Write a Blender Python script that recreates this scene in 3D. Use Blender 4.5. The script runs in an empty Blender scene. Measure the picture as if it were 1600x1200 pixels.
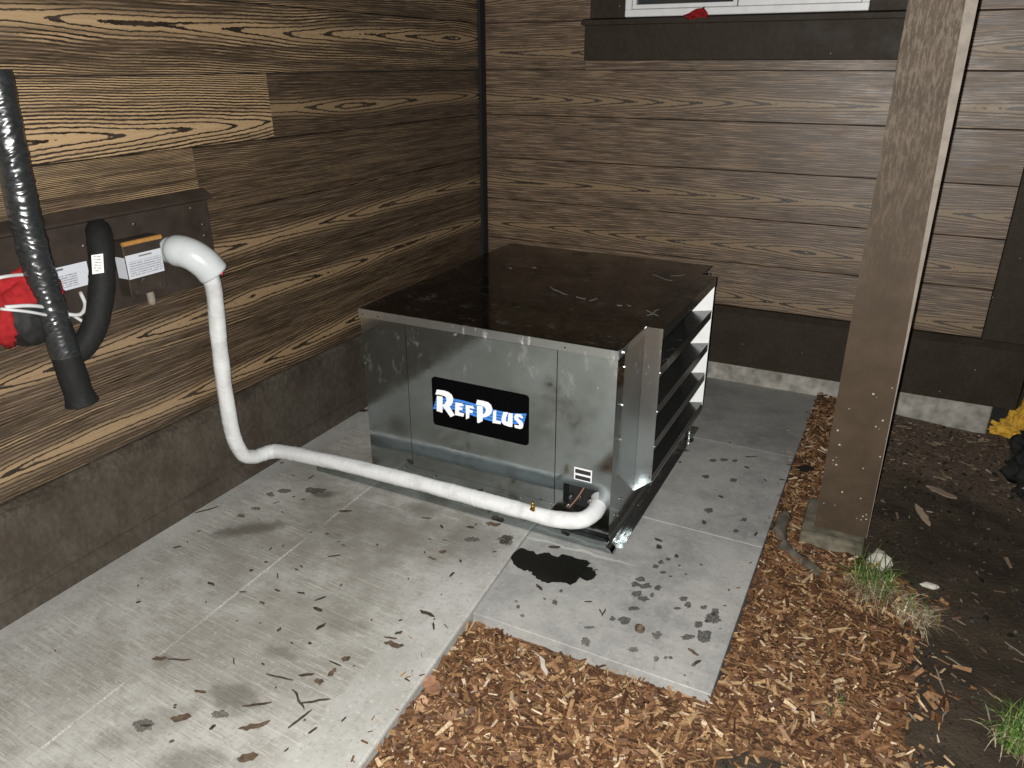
import bpy, bmesh, math, random
from mathutils import Vector, Matrix, noise as mn
random.seed(7)
SC = bpy.context.scene
COL = SC.collection

# ------------------------------------------------------------------ camera, sky, light, exposure
CAM = Vector((2.289, -4.160, 1.6))
ROT = Matrix(((0.89139872, -0.17466164, 0.41821242), (0.45321764, 0.34647081, -0.82131099), (-0.00144687, 0.92165682, 0.38800338)))
cd = bpy.data.cameras.new('camera'); cd.sensor_width = 36.0; cd.lens = 1190 / 1600 * 36
cd.clip_start = 0.02; cd.clip_end = 500
cam = bpy.data.objects.new('camera', cd); COL.objects.link(cam)
cam.matrix_world = Matrix.Translation(CAM) @ ROT.to_4x4()
SC.camera = cam

wd = bpy.data.worlds.new('World'); SC.world = wd; wd.use_nodes = True
wn = wd.node_tree; bg = wn.nodes['Background']
sky = wn.nodes.new('ShaderNodeTexSky'); sky.sky_type = 'NISHITA'; sky.sun_disc = False
sky.sun_elevation = math.radians(-4.0); sky.sun_rotation = math.radians(200)
wn.links.new(sky.outputs[0], bg.inputs[0]); bg.inputs[1].default_value = 0.05

sd = bpy.data.lights.new('fill_sun', 'SUN'); sd.energy = 0.004; sd.angle = math.radians(20); sd.color = (0.8, 0.88, 1)  # faint lamp added for fill; the night scene has no such source
so = bpy.data.objects.new('fill_sun', sd); COL.objects.link(so); so.rotation_euler = (math.radians(25), math.radians(10), 0)

# the flash lamp of the phone that took the picture, 5 cm to the left of its lens
fd = bpy.data.lights.new('phone_flash', 'POINT'); fd.energy = 470; fd.shadow_soft_size = 0.006; fd.color = (1.0, 0.985, 0.95)
fo = bpy.data.objects.new('phone_flash', fd); COL.objects.link(fo)
fo.location = CAM + ROT @ Vector((-0.030, 0.006, 0.0))

SC.view_settings.view_transform = 'Standard'; SC.view_settings.look = 'None'
SC.view_settings.exposure = 0.0; SC.view_settings.gamma = 1.0
SC.view_settings.use_curve_mapping = False
SC.cycles.max_bounces = 7; SC.cycles.diffuse_bounces = 3; SC.cycles.glossy_bounces = 4; SC.cycles.caustics_reflective = True; SC.cycles.caustics_refractive = False

# ------------------------------------------------------------------ helpers
def tag(o, label=None, cat=None, group=None, kind=None):
    if label: o['label'] = label
    if cat: o['category'] = cat
    if group: o['group'] = group
    if kind: o['kind'] = kind
    return o

def wm(o):
    b = Matrix.LocRotScale(o.location, o.rotation_euler, o.scale)
    return b if o.parent is None else wm(o.parent) @ o.matrix_parent_inverse @ b
def link(o, parent=None):
    COL.objects.link(o)
    if parent is not None:
        o.parent = parent; o.matrix_parent_inverse = wm(parent).inverted()
    return o

def empty(name, loc=(0, 0, 0), rot=(0, 0, 0)):
    o = bpy.data.objects.new(name, None); o.empty_display_size = 0.05
    o.location = loc; o.rotation_euler = rot
    return link(o)

def mesh_obj(name, verts, faces, mat, parent=None, smooth=False, loc=(0, 0, 0)):
    me = bpy.data.meshes.new(name); me.from_pydata([tuple(v) for v in verts], [], faces); me.update()
    if smooth:
        for p in me.polygons: p.use_smooth = True
    if mat: me.materials.append(mat)
    o = bpy.data.objects.new(name, me); o.location = loc
    return link(o, parent)

class MB:
    """collects shapes into one mesh"""
    def __init__(self): self.v = []; self.f = []
    def add(self, vs, fs):
        b = len(self.v); self.v += [Vector(x) for x in vs]; self.f += [tuple(i + b for i in q) for q in fs]; return self
    def box(self, x0, x1, y0, y1, z0, z1):
        return self.add([(x0, y0, z0), (x1, y0, z0), (x1, y1, z0), (x0, y1, z0), (x0, y0, z1), (x1, y0, z1), (x1, y1, z1), (x0, y1, z1)],
                        [(0, 3, 2, 1), (4, 5, 6, 7), (0, 1, 5, 4), (1, 2, 6, 5), (2, 3, 7, 6), (3, 0, 4, 7)])
    def prism(self, prof, axis, a, b):
        """extrude a closed 2D profile along axis ('x': profile is (y,z); 'y': (x,z); 'z': (x,y))"""
        def P(u, w, t): return {'x': (t, u, w), 'y': (u, t, w), 'z': (u, w, t)}[axis]
        n = len(prof)
        vs = [P(u, w, a) for u, w in prof] + [P(u, w, b) for u, w in prof]
        fs = [tuple(range(n))[::-1], tuple(range(n, 2 * n))] + [(i, (i + 1) % n, n + (i + 1) % n, n + i) for i in range(n)]
        return self.add(vs, fs)
    def cyl(self, p, d, r, h, n=12, r2=None):
        d = Vector(d).normalized(); p = Vector(p); a = d.orthogonal().normalized(); b = d.cross(a)
        r2 = r if r2 is None else r2
        vs = [p + (a * math.cos(t) + b * math.sin(t)) * r for t in [2 * math.pi * i / n for i in range(n)]]
        vs += [p + d * h + (a * math.cos(t) + b * math.sin(t)) * r2 for t in [2 * math.pi * i / n for i in range(n)]]
        fs = [tuple(range(n))[::-1], tuple(range(n, 2 * n))] + [(i, (i + 1) % n, n + (i + 1) % n, n + i) for i in range(n)]
        return self.add(vs, fs)
    def build(self, name, mat, parent=None, bevel=0, seg=1, smooth=False, loc=(0, 0, 0)):
        bm = bmesh.new()
        vv = [bm.verts.new(v) for v in self.v]
        for q in self.f:
            try: bm.faces.new([vv[i] for i in q])
            except ValueError: pass
        bmesh.ops.recalc_face_normals(bm, faces=bm.faces)
        if bevel: bmesh.ops.bevel(bm, geom=bm.edges[:], offset=bevel, segments=seg, affect='EDGES', profile=0.5)
        me = bpy.data.meshes.new(name); bm.to_mesh(me); bm.free()
        if smooth:
            for p in me.polygons: p.use_smooth = True
        if mat: me.materials.append(mat)
        o = bpy.data.objects.new(name, me); o.location = loc
        return link(o, parent)

def smooth_path(pts, step=0.01):
    pts = [Vector(p) for p in pts]; P = [pts[0] * 2 - pts[1]] + pts + [pts[-1] * 2 - pts[-2]]
    out = []
    for i in range(1, len(P) - 2):
        n = max(2, int((P[i + 1] - P[i]).length / step))
        for k in range(n):
            t = k / n
            a, b, c, d = P[i - 1], P[i], P[i + 1], P[i + 2]
            out.append(0.5 * ((2 * b) + (c - a) * t + (2 * a - 5 * b + 4 * c - d) * t * t + (3 * b - a - 3 * c + d) * t ** 3))
    out.append(pts[-1]); return out

def tube(name, path, rad, mat, parent=None, n=20, cap=True, disp=None, mb=None):
    """rad(t) radius over 0..1; disp(t, ang, s) extra radius"""
    if not callable(rad): r0 = rad; rad = lambda t: r0
    m = MB(); N = len(path); up = None; s = 0
    for i, p in enumerate(path):
        d = (path[min(i + 1, N - 1)] - path[max(i - 1, 0)]).normalized()
        if i: s += (path[i] - path[i - 1]).length
        if up is None: up = d.orthogonal().normalized()
        up = (up - d * up.dot(d)).normalized(); b = d.cross(up)
        t = i / (N - 1)
        for k in range(n):
            a = 2 * math.pi * k / n
            r = rad(t) + (disp(t, a, s) if disp else 0)
            m.v.append(p + (up * math.cos(a) + b * math.sin(a)) * r)
    for i in range(N - 1):
        for k in range(n):
            m.f.append((i * n + k, i * n + (k + 1) % n, (i + 1) * n + (k + 1) % n, (i + 1) * n + k))
    if cap:
        m.f.append(tuple(range(n))[::-1]); m.f.append(tuple(range((N - 1) * n, N * n)))
    if mb is not None: mb.add(m.v, m.f); return None
    return m.build(name, mat, parent, smooth=True)

# ---- shader node helpers
class NT:
    def __init__(self, name):
        self.m = bpy.data.materials.new(name); self.m.use_nodes = True; self.t = self.m.node_tree
        self.b = self.t.nodes['Principled BSDF']; self.out = self.t.nodes['Material Output']
    def node(self, ty, **kw):
        n = self.t.nodes.new(ty)
        for k, v in kw.items(): setattr(n, k, v)
        return n
    def set(self, sock, val):
        if hasattr(val, 'is_output'): self.t.links.new(val, sock)
        else: sock.default_value = val
    def m_(self, op, a, b=None, c=None, clamp=False):
        n = self.node('ShaderNodeMath', operation=op, use_clamp=clamp)
        self.set(n.inputs[0], a)
        if b is not None: self.set(n.inputs[1], b)
        if c is not None: self.set(n.inputs[2], c)
        return n.outputs[0]
    def ss(self, v, a, b, lo=0.0, hi=1.0, kind='SMOOTHSTEP'):
        n = self.node('ShaderNodeMapRange', interpolation_type=kind)
        self.set(n.inputs[0], v); n.inputs[1].default_value = a; n.inputs[2].default_value = b
        n.inputs[3].default_value = lo; n.inputs[4].default_value = hi
        return n.outputs[0]
    def mix(self, f, a, b):
        n = self.node('ShaderNodeMix', data_type='RGBA')
        def c(v): return (*v, 1) if isinstance(v, tuple) and len(v) == 3 else v
        self.set(n.inputs[0], f); self.set(n.inputs[6], c(a)); self.set(n.inputs[7], c(b)); return n.outputs[2]
    def noise(self, vec=None, scale=5, detail=3, rough=0.55, dist=0):
        n = self.node('ShaderNodeTexNoise'); n.inputs['Scale'].default_value = scale
        n.inputs['Detail'].default_value = detail; n.inputs['Roughness'].default_value = rough; n.inputs['Distortion'].default_value = dist
        if vec is not None: self.t.links.new(vec, n.inputs['Vector'])
        return n.outputs['Fac']
    def vor(self, vec, scale, feature='F1'):
        n = self.node('ShaderNodeTexVoronoi', feature=feature); n.inputs['Scale'].default_value = scale
        self.t.links.new(vec, n.inputs['Vector']); return n
    def obj(self): return self.node('ShaderNodeTexCoord').outputs['Object']
    def sep(self, v):
        n = self.node('ShaderNodeSeparateXYZ'); self.t.links.new(v, n.inputs[0]); return n.outputs
    def comb(self, x, y, z):
        n = self.node('ShaderNodeCombineXYZ'); self.set(n.inputs[0], x); self.set(n.inputs[1], y); self.set(n.inputs[2], z); return n.outputs[0]
    def scaled(self, v, s):
        n = self.node('ShaderNodeVectorMath', operation='MULTIPLY'); self.t.links.new(v, n.inputs[0]); n.inputs[1].default_value = s; return n.outputs[0]
    def bump(self, h, strength=0.3, dist=0.002):
        n = self.node('ShaderNodeBump'); n.inputs['Strength'].default_value = strength; n.inputs['Distance'].default_value = dist
        self.t.links.new(h, n.inputs['Height']); self.t.links.new(n.outputs[0], self.b.inputs['Normal'])
    def fin(self, col=None, rough=None, metal=None, spec=None):
        def c(v): return (*v, 1) if isinstance(v, tuple) and len(v) == 3 else v
        if col is not None: self.set(self.b.inputs['Base Color'], c(col))
        if rough is not None: self.set(self.b.inputs['Roughness'], rough)
        if metal is not None: self.set(self.b.inputs['Metallic'], metal)
        if spec is not None: self.set(self.b.inputs['Specular IOR Level'], spec)
        return self.m

def plain(name, col, rough=0.5, metal=0.0, spec=0.5, var=0.15, scale=30, bump=0.0):
    n = NT(name); o = n.obj(); f = n.noise(o, scale, 4)
    k = n.ss(f, 0.3, 0.7, 1 - var, 1 + var, 'LINEAR')
    mx = n.node('ShaderNodeVectorMath', operation='SCALE'); mx.inputs[0].default_value = col; n.t.links.new(k, mx.inputs['Scale'])
    if bump: n.bump(f, bump, 0.003)
    return n.fin(mx.outputs[0], rough, metal, spec)

# ------------------------------------------------------------------ materials
def wood_mat():
    n = NT('stained_lap_siding'); o = n.obj(); x, y, z = n.sep(o)
    def at(nm):
        a = n.node('ShaderNodeAttribute', attribute_type='OBJECT'); a.attribute_name = nm; return a.outputs['Fac']
    seed = at('seed'); fz = at('flame_z'); glaze = at('glaze'); tone = at('tone')
    so = n.m_('MULTIPLY', seed, 17.3)
    xs = n.m_('ADD', x, so)
    wob = n.noise(n.comb(n.m_('MULTIPLY', xs, 0.9), so, 0.0), 1.0, 2)
    vc = n.m_('SUBTRACT', n.m_('SUBTRACT', z, fz), n.m_('MULTIPLY', n.m_('SUBTRACT', wob, 0.5), 0.05))
    drift = n.m_('MULTIPLY', n.m_('SUBTRACT', n.noise(n.comb(n.m_('MULTIPLY', xs, 1.1), n.m_('ADD', so, 9.0), 3.0), 1.0, 1.2), 0.5), 0.075)
    slope = n.m_('ADD', n.m_('MULTIPLY', n.m_('PINGPONG', xs, 3.1), n.ss(n.m_('FRACT', n.m_('MULTIPLY', seed, 7.7)), 0.0, 1.0, 0.040, 0.085, 'LINEAR')), drift)
    rag1 = n.m_('MULTIPLY', n.m_('SUBTRACT', n.noise(n.comb(n.m_('MULTIPLY', xs, 5.0), n.m_('MULTIPLY', z, 16.0), so), 1.0, 2), 0.5), 0.013)
    rag2 = n.m_('MULTIPLY', n.m_('SUBTRACT', n.noise(n.comb(n.m_('MULTIPLY', xs, 34.0), n.m_('MULTIPLY', z, 70.0), so), 1.0, 4, 0.62), 0.5), 0.0105)
    v2 = n.m_('MULTIPLY', vc, vc)
    r = n.m_('ADD', n.m_('ADD', n.m_('SQRT', n.m_('ADD', v2, 0.00007)), slope), n.m_('ADD', rag1, rag2))
    ph = n.m_('ADD', n.m_('MULTIPLY', r, 56.0), n.m_('MULTIPLY', v2, 260.0))
    fr = n.m_('FRACT', n.m_('ADD', ph, so))
    av = n.m_('ABSOLUTE', vc)
    side = n.ss(av, 0.014, 0.060)
    wid = n.m_('ADD', fr, n.m_('MULTIPLY', side, 0.22))
    line = n.m_('MULTIPLY', n.ss(wid, 0.64, 0.76), n.ss(fr, 0.97, 1.0, 1.0, 0.0))
    pore = n.noise(n.comb(n.m_('MULTIPLY', xs, 4.5), n.m_('MULTIPLY', z, 210.0), so), 1.0, 4, 0.62)
    strk = n.noise(n.comb(n.m_('MULTIPLY', xs, 1.6), n.m_('MULTIPLY', z, 48.0), so), 1.0, 5, 0.62)
    blot = n.noise(n.comb(n.m_('MULTIPLY', xs, 6.0), n.m_('MULTIPLY', z, 22.0), so), 1.0, 5, 0.65)
    tan = n.mix(n.ss(pore, 0.35, 0.75), (0.39, 0.270, 0.150), (0.30, 0.200, 0.108))
    ts_ = n.node('ShaderNodeVectorMath', operation='SCALE'); n.t.links.new(tan, ts_.inputs[0]); n.t.links.new(n.ss(glaze, 0.45, 0.95, 1.0, 0.60, 'LINEAR'), ts_.inputs['Scale']); tan = ts_.outputs[0]
    dark = n.mix(n.ss(blot, 0.40, 0.62), (0.017, 0.0120, 0.0082), (0.034, 0.024, 0.016))
    speck = n.ss(n.noise(n.comb(n.m_('MULTIPLY', xs, 26.0), n.m_('MULTIPLY', z, 110.0), so), 1.0, 4, 0.7), 0.58, 0.68, 0.0, 0.7)
    light = n.mix(n.m_('MULTIPLY', speck, 0.7), tan, (0.06, 0.042, 0.027))
    col = n.mix(line, light, dark)
    # brown glaze wiped over the board; grain stays visible as thin broken pale streaks
    g0 = n.m_('ADD', n.m_('MULTIPLY', strk, 0.65), n.m_('MULTIPLY', blot, 0.35))
    g1 = n.ss(n.m_('ADD', g0, n.m_('MULTIPLY', n.m_('SUBTRACT', glaze, 0.5), 0.36)), 0.42, 0.60)
    cen = n.ss(glaze, 0.3, 0.9, 0.03, 0.16, 'LINEAR')
    gl = n.m_('MULTIPLY', g1, n.m_('ADD', cen, n.m_('MULTIPLY', n.m_('SUBTRACT', 1.0, cen), n.ss(av, 0.010, 0.050))))
    thin = n.m_('MULTIPLY', n.ss(pore, 0.47, 0.62), n.m_('SUBTRACT', 1.0, n.m_('MULTIPLY', line, 0.55)))
    film = n.mix(thin, n.mix(n.ss(blot, 0.42, 0.60), (0.032, 0.0205, 0.0122), (0.055, 0.036, 0.0220)), n.mix(glaze, (0.20, 0.14, 0.084), (0.172, 0.117, 0.076)))
    fs_ = n.node('ShaderNodeVectorMath', operation='SCALE'); n.t.links.new(film, fs_.inputs[0]); n.t.links.new(tone, fs_.inputs['Scale'])
    col = n.mix(n.m_('MULTIPLY', gl, 0.93), col, fs_.outputs[0])
    dust = n.ss(n.vor(n.comb(x, so, z), 7.0).outputs['Distance'], 0.016, 0.0, 0.0, 0.5)
    col = n.mix(dust, col, (0.42, 0.40, 0.36))
    n.bump(n.m_('SUBTRACT', 1.0, line), 0.30, 0.0012)
    return n.fin(col, n.ss(blot, 0.3, 0.7, 0.40, 0.52), None, 0.55)

def paint_mat(name, col, dust=(0.16, 0.14, 0.12), amt=0.25, rough=0.55, grain=0.0):
    n = NT(name); o = n.obj()
    f = n.noise(n.scaled(o, (6, 6, 6)), 1, 6, 0.65); ff = n.noise(n.scaled(o, (60, 60, 36)), 1, 5, 0.7)
    c = n.mix(n.m_('MULTIPLY', n.ss(n.m_('ADD', n.m_('MULTIPLY', f, 0.5), n.m_('MULTIPLY', ff, 0.5)), 0.38, 0.68), amt), col, dust)
    v = n.vor(o, 16.0)
    sp = n.ss(v.outputs['Distance'], 0.055, 0.03)
    rs = n.m_('GREATER_THAN', n.sep(v.outputs['Color'])[0], 0.72)
    c = n.mix(n.m_('MULTIPLY', n.m_('MULTIPLY', sp, rs), 0.8), c, (0.36, 0.33, 0.28))
    f2 = n.noise(n.scaled(o, (14, 14, 90)), 1, 3)
    n.bump(n.m_('ADD', f2, n.m_('MULTIPLY', f, 0.6)), 0.25 + grain, 0.003)
    return n.fin(c, n.ss(f, 0.3, 0.8, rough - 0.05, rough + 0.2), None, 0.18)

def post_mat():
    n = NT('weathered_brown_post_paint'); o = n.obj(); x, y, z = n.sep(o)
    st = n.noise(n.scaled(o, (120, 120, 20)), 1, 4, 0.7)
    st2 = n.noise(n.scaled(o, (260, 260, 55)), 1, 3, 0.7); w = n.noise(o, 9, 5, 0.6)
    up = n.ss(n.m_('ADD', z, n.m_('MULTIPLY', w, 0.5)), 1.0, 2.0)
    c = n.mix(n.ss(w, 0.35, 0.7), (0.050, 0.034, 0.021), (0.066, 0.046, 0.030))
    worn = n.m_('MULTIPLY', n.ss(n.m_('ADD', n.m_('MULTIPLY', st, 0.6), n.m_('MULTIPLY', st2, 0.4)), 0.46, 0.58), up)
    c = n.mix(n.m_('MULTIPLY', worn, 0.75), c, (0.145, 0.117, 0.088))
    v = n.vor(o, 30.0); cc = n.sep(v.outputs['Color'])
    v2 = n.vor(o, 75.0); c2 = n.sep(v2.outputs['Color'])
    low = n.ss(n.m_('ADD', z, n.m_('MULTIPLY', n.noise(o, 6, 3), 0.6)), 1.15, 0.40)
    d1 = n.m_('MULTIPLY', n.m_('LESS_THAN', v.outputs['Distance'], n.m_('MULTIPLY', n.m_('POWER', cc[1], 3.0), 0.30)), n.m_('LESS_THAN', cc[0], n.m_('MULTIPLY', low, 0.6)))
    d2 = n.m_('MULTIPLY', n.m_('LESS_THAN', v2.outputs['Distance'], n.m_('MULTIPLY', n.m_('POWER', c2[1], 2.0), 0.30)), n.m_('LESS_THAN', c2[0], n.m_('MULTIPLY', low, n.ss(n.noise(o, 9, 3), 0.42, 0.62, 0.15, 0.85))))
    c = n.mix(n.m_('MULTIPLY', n.m_('MAXIMUM', d1, d2), 0.9), c, (0.44, 0.40, 0.33))
    n.bump(n.m_('ADD', n.m_('MULTIPLY', st, n.m_('ADD', up, 0.25)), n.m_('MULTIPLY', st2, 0.2)), 0.40, 0.003)
    return n.fin(c, 0.62, None, 0.22)

def soft_blobs(n, x, y, blobs, wob):
    """mask of soft stain blobs: list of (cx, cy, rx, ry, angle, strength)"""
    tot = None
    for cx, cy, rx, ry, an, st in blobs:
        dx = n.m_('SUBTRACT', x, cx); dy = n.m_('SUBTRACT', y, cy); ca, sa = math.cos(an), math.sin(an)
        u = n.m_('DIVIDE', n.m_('ADD', n.m_('MULTIPLY', dx, ca), n.m_('MULTIPLY', dy, sa)), rx)
        v = n.m_('DIVIDE', n.m_('SUBTRACT', n.m_('MULTIPLY', dy, ca), n.m_('MULTIPLY', dx, sa)), ry)
        d = n.m_('ADD', n.m_('SQRT', n.m_('ADD', n.m_('MULTIPLY', u, u), n.m_('MULTIPLY', v, v))), wob)
        k = n.m_('MULTIPLY', n.ss(d, 1.15, 0.35), st)
        tot = k if tot is None else n.m_('MAXIMUM', tot, k)
    return tot

def walk_mat():
    n = NT('broom_finished_concrete'); o = n.obj(); x, y, z = n.sep(o)
    rot = n.m_('ADD', y, n.m_('MULTIPLY', x, 0.05))
    br = n.noise(n.comb(n.m_('MULTIPLY', x, 3.5), n.m_('MULTIPLY', rot, 120.0), 0.0), 1, 4, 0.65)
    br2 = n.noise(n.comb(n.m_('MULTIPLY', x, 14.0), n.m_('MULTIPLY', rot, 230.0), 3.0), 1, 3, 0.6)
    big = n.noise(o, 2.6, 6, 0.62); mid = n.noise(o, 14, 5, 0.6); fine = n.noise(o, 150, 3)
    edge = n.m_('SUBTRACT', n.m_('SUBTRACT', 1.12, n.m_('MULTIPLY', n.m_('ADD', y, 2.5), 0.075)), x)
    smo = n.m_('MULTIPLY', n.ss(x, 0.10, 0.17), n.ss(edge, 0.0, 0.02))
    broom = n.m_('ADD', n.m_('MULTIPLY', br, 0.6), n.m_('MULTIPLY', br2, 0.4))
    c = n.mix(n.ss(big, 0.32, 0.68), (0.245, 0.238, 0.215), (0.40, 0.396, 0.372))
    c = n.mix(n.m_('MULTIPLY', n.ss(mid, 0.40, 0.70), 0.55), c, (0.195, 0.180, 0.148))
    pale = n.m_('MULTIPLY', n.m_('MULTIPLY', n.ss(broom, 0.50, 0.62), smo), n.ss(mid, 0.35, 0.6, 0.2, 0.7))
    c = n.mix(n.m_('MULTIPLY', pale, 0.8), c, (0.52, 0.51, 0.475))
    dk = n.m_('MULTIPLY', n.m_('MULTIPLY', n.ss(broom, 0.46, 0.37), smo), 0.48)
    c = n.mix(dk, c, (0.20, 0.188, 0.165))
    c = n.mix(n.m_('MULTIPLY', n.m_('SUBTRACT', 1.0, smo), 0.40), c, (0.37, 0.37, 0.355))
    gr = n.noise(o, 75, 4, 0.7)
    c = n.mix(n.ss(gr, 0.56, 0.68, 0, 0.5), c, (0.50, 0.495, 0.47)); c = n.mix(n.ss(gr, 0.44, 0.34, 0, 0.5), c, (0.16, 0.15, 0.125))
    dirt = n.m_('MULTIPLY', n.m_('MULTIPLY', n.ss(x, 0.16, 0.42), n.ss(edge, -0.05, 0.22)), n.m_('MULTIPLY', n.ss(y, -3.5, -2.25, 0.25, 1.0), n.ss(n.noise(o, 6, 6, 0.65), 0.36, 0.62, 0.15, 0.72)))
    c = n.mix(dirt, c, (0.172, 0.161, 0.137))
    # chalky scored line along the walk
    ln = n.m_('ABSOLUTE', n.m_('SUBTRACT', n.m_('SUBTRACT', x, 0.548), n.m_('MULTIPLY', n.m_('ADD', y, 2.3), -0.027)))
    c = n.mix(n.m_('MULTIPLY', n.ss(ln, 0.006, 0.002), n.m_('MULTIPLY', n.ss(fine, 0.40, 0.62, 0.1, 0.8), n.ss(n.noise(o, 3.3, 2), 0.40, 0.55, 0.05, 1.0))), c, (0.62, 0.61, 0.58))
    wob = n.m_('MULTIPLY', n.m_('SUBTRACT', n.noise(o, 22, 4, 0.6), 0.5), 1.3)
    st = soft_blobs(n, x, y, [(0.325, -2.455, 0.16, 0.05, 0.75, 0.75), (0.41, -2.135, 0.06, 0.03, 0.5, 0.8), (0.885, -3.09, 0.11, 0.06, 0.1, 0.6),
                              (0.82, -2.06, 0.10, 0.07, 0.2, 0.45), (0.64, -2.35, 0.05, 0.03, 0, 0.4), (0.88, -2.90, 0.07, 0.03, 0.2, 0.45), (1.10, -2.15, 0.16, 0.16, 0, 0.45), (0.75, -2.22, 0.42, 0.16, 0.1, 0.28),
                              (0.95, -3.30, 0.10, 0.06, 0.5, 0.5), (0.76, -3.27, 0.16, 0.06, 1.0, 0.35), (0.98, -2.72, 0.10, 0.03, 0.2, 0.25), (0.6, -3.08, 0.04, 0.03, 0.0, 0.4)], wob)
    c = n.mix(st, c, (0.085, 0.076, 0.06))
    dots = n.ss(n.vor(o, 26.0).outputs['Distance'], 0.045, 0.015, 0.0, 0.75)
    c = n.mix(n.m_('MULTIPLY', dots, n.ss(big, 0.45, 0.55)), c, (0.10, 0.09, 0.075))
    hgt = n.m_('ADD', n.m_('MULTIPLY', broom, smo), n.m_('MULTIPLY', fine, 0.35))
    n.bump(hgt, 0.6, 0.003)
    return n.fin(c, n.ss(st, 0, 1, 0.72, 0.5), None, 0.35)

def pad_mat():
    n = NT('smooth_grey_concrete'); o = n.obj(); x, y, z = n.sep(o)
    big = n.noise(o, 3.2, 6, 0.62); mid = n.noise(o, 17, 5, 0.62); fine = n.noise(o, 160, 3)
    c = n.mix(n.ss(big, 0.34, 0.66), (0.215, 0.214, 0.207), (0.320, 0.317, 0.300))
    c = n.mix(n.m_('MULTIPLY', n.ss(mid, 0.38, 0.72), 0.4), c, (0.39, 0.387, 0.367))
    gr = n.noise(o, 70, 4, 0.7)
    c = n.mix(n.ss(gr, 0.56, 0.68, 0, 0.4), c, (0.42, 0.415, 0.395)); c = n.mix(n.ss(gr, 0.44, 0.34, 0, 0.4), c, (0.12, 0.118, 0.11))
    streak = n.noise(n.scaled(o, (10, 90, 1)), 1, 3)
    c = n.mix(n.ss(streak, 0.58, 0.72, 0, 0.25), c, (0.12, 0.118, 0.112))
    # dried mineral line where run-off stopped in front of the unit
    rag = n.m_('MULTIPLY', n.m_('SUBTRACT', n.noise(n.scaled(o, (9, 9, 1)), 1, 4), 0.5), 0.05)
    l1 = n.m_('ABSOLUTE', n.m_('ADD', n.m_('ADD', y, 2.03), n.m_('ADD', rag, n.m_('MULTIPLY', n.m_('SUBTRACT', x, 1.5), -0.03))))
    k1 = n.m_('MULTIPLY', n.m_('MULTIPLY', n.ss(l1, 0.010, 0.002), n.ss(x, 1.72, 1.62)), 0.55)
    c = n.mix(k1, c, (0.48, 0.47, 0.45))
    dots = n.ss(n.vor(o, 15.0).outputs['Distance'], 0.04, 0.012, 0.0, 0.7)
    c = n.mix(n.m_('MULTIPLY', dots, n.ss(mid, 0.45, 0.55)), c, (0.07, 0.065, 0.058))
    fl = n.ss(n.vor(n.comb(n.m_('ADD', x, 5.0), y, z), 11.0).outputs['Distance'], 0.018, 0.010, 0.0, 0.8)
    c = n.mix(fl, c, (0.55, 0.53, 0.48))
    n.bump(n.m_('ADD', n.m_('MULTIPLY', mid, 0.5), n.m_('MULTIPLY', fine, 0.5)), 0.30, 0.003)
    return n.fin(c, n.ss(mid, 0.3, 0.7, 0.50, 0.68), None, 0.4)

def metal_mat(name, base=(0.50, 0.51, 0.515), rough=0.2, smudge=1.0, zinc=0.0):
    n = NT(name); o = n.obj(); x, y, z = n.sep(o)
    f = n.noise(n.scaled(o, (5, 5, 5)), 1, 5, 0.6); g = n.noise(n.scaled(o, (70, 70, 3)), 1, 3)
    sp = n.vor(o, 60.0)
    rg = n.m_('ADD', n.ss(f, 0.3, 0.7, rough - 0.05, rough + 0.07, 'LINEAR'), n.m_('MULTIPLY', n.m_('SUBTRACT', g, 0.5), 0.06))
    spl = n.noise(n.scaled(o, (11, 11, 7)), 1, 8, 0.75, 0.4)
    thin = n.noise(n.scaled(o, (45, 45, 12)), 1, 6, 0.7)
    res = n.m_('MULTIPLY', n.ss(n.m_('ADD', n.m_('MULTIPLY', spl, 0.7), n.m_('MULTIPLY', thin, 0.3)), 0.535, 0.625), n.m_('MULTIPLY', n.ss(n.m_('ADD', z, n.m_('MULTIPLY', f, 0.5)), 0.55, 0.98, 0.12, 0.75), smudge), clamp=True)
    dot = n.ss(n.vor(o, 11.0).outputs['Distance'], 0.045, 0.015, 0.0, min(0.8, 0.25 + smudge))
    # thin handling scratches and dried run marks
    scr = n.m_('MULTIPLY', n.ss(n.noise(n.scaled(o, (60, 60, 6)), 1, 6, 0.75, 1.5), 0.66, 0.72), 0.35 * smudge)
    dot = n.m_('MAXIMUM', dot, scr)
    res = n.m_('MAXIMUM', res, dot)
    bc = n.mix(n.ss(n.sep(sp.outputs['Color'])[0], 0, 1, 0.0, 0.10), base, (0.62, 0.63, 0.63))
    n.fin(bc, rg, 1.0)
    d = n.node('ShaderNodeBsdfDiffuse'); d.inputs[0].default_value = (0.36, 0.36, 0.35, 1)
    mx = n.node('ShaderNodeMixShader')
    n.t.links.new(n.m_('MAXIMUM', res, zinc), mx.inputs[0]); n.t.links.new(n.b.outputs[0], mx.inputs[1]); n.t.links.new(d.outputs[0], mx.inputs[2])
    n.t.links.new(mx.outputs[0], n.out.inputs['Surface'])
    n.bump(f, 0.04, 0.01)
    return n.m

def chip_mat(name, ramp):
    n = NT(name); g = n.node('ShaderNodeNewGeometry'); r = n.node('ShaderNodeValToRGB')
    e = r.color_ramp.elements
    while len(e) < len(ramp): e.new(0.5)
    for i, (p, c) in enumerate(ramp): e[i].position = p; e[i].color = (*c, 1)
    n.t.links.new(g.outputs['Random Per Island'], r.inputs[0])
    o = n.obj(); f = n.noise(o, 130, 3)
    mx = n.node('ShaderNodeVectorMath', operation='SCALE'); n.t.links.new(r.outputs[0], mx.inputs[0])
    n.t.links.new(n.ss(f, 0.3, 0.7, 0.5, 1.1, 'LINEAR'), mx.inputs['Scale'])
    return n.fin(mx.outputs[0], 0.62, None, 0.3)

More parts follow.
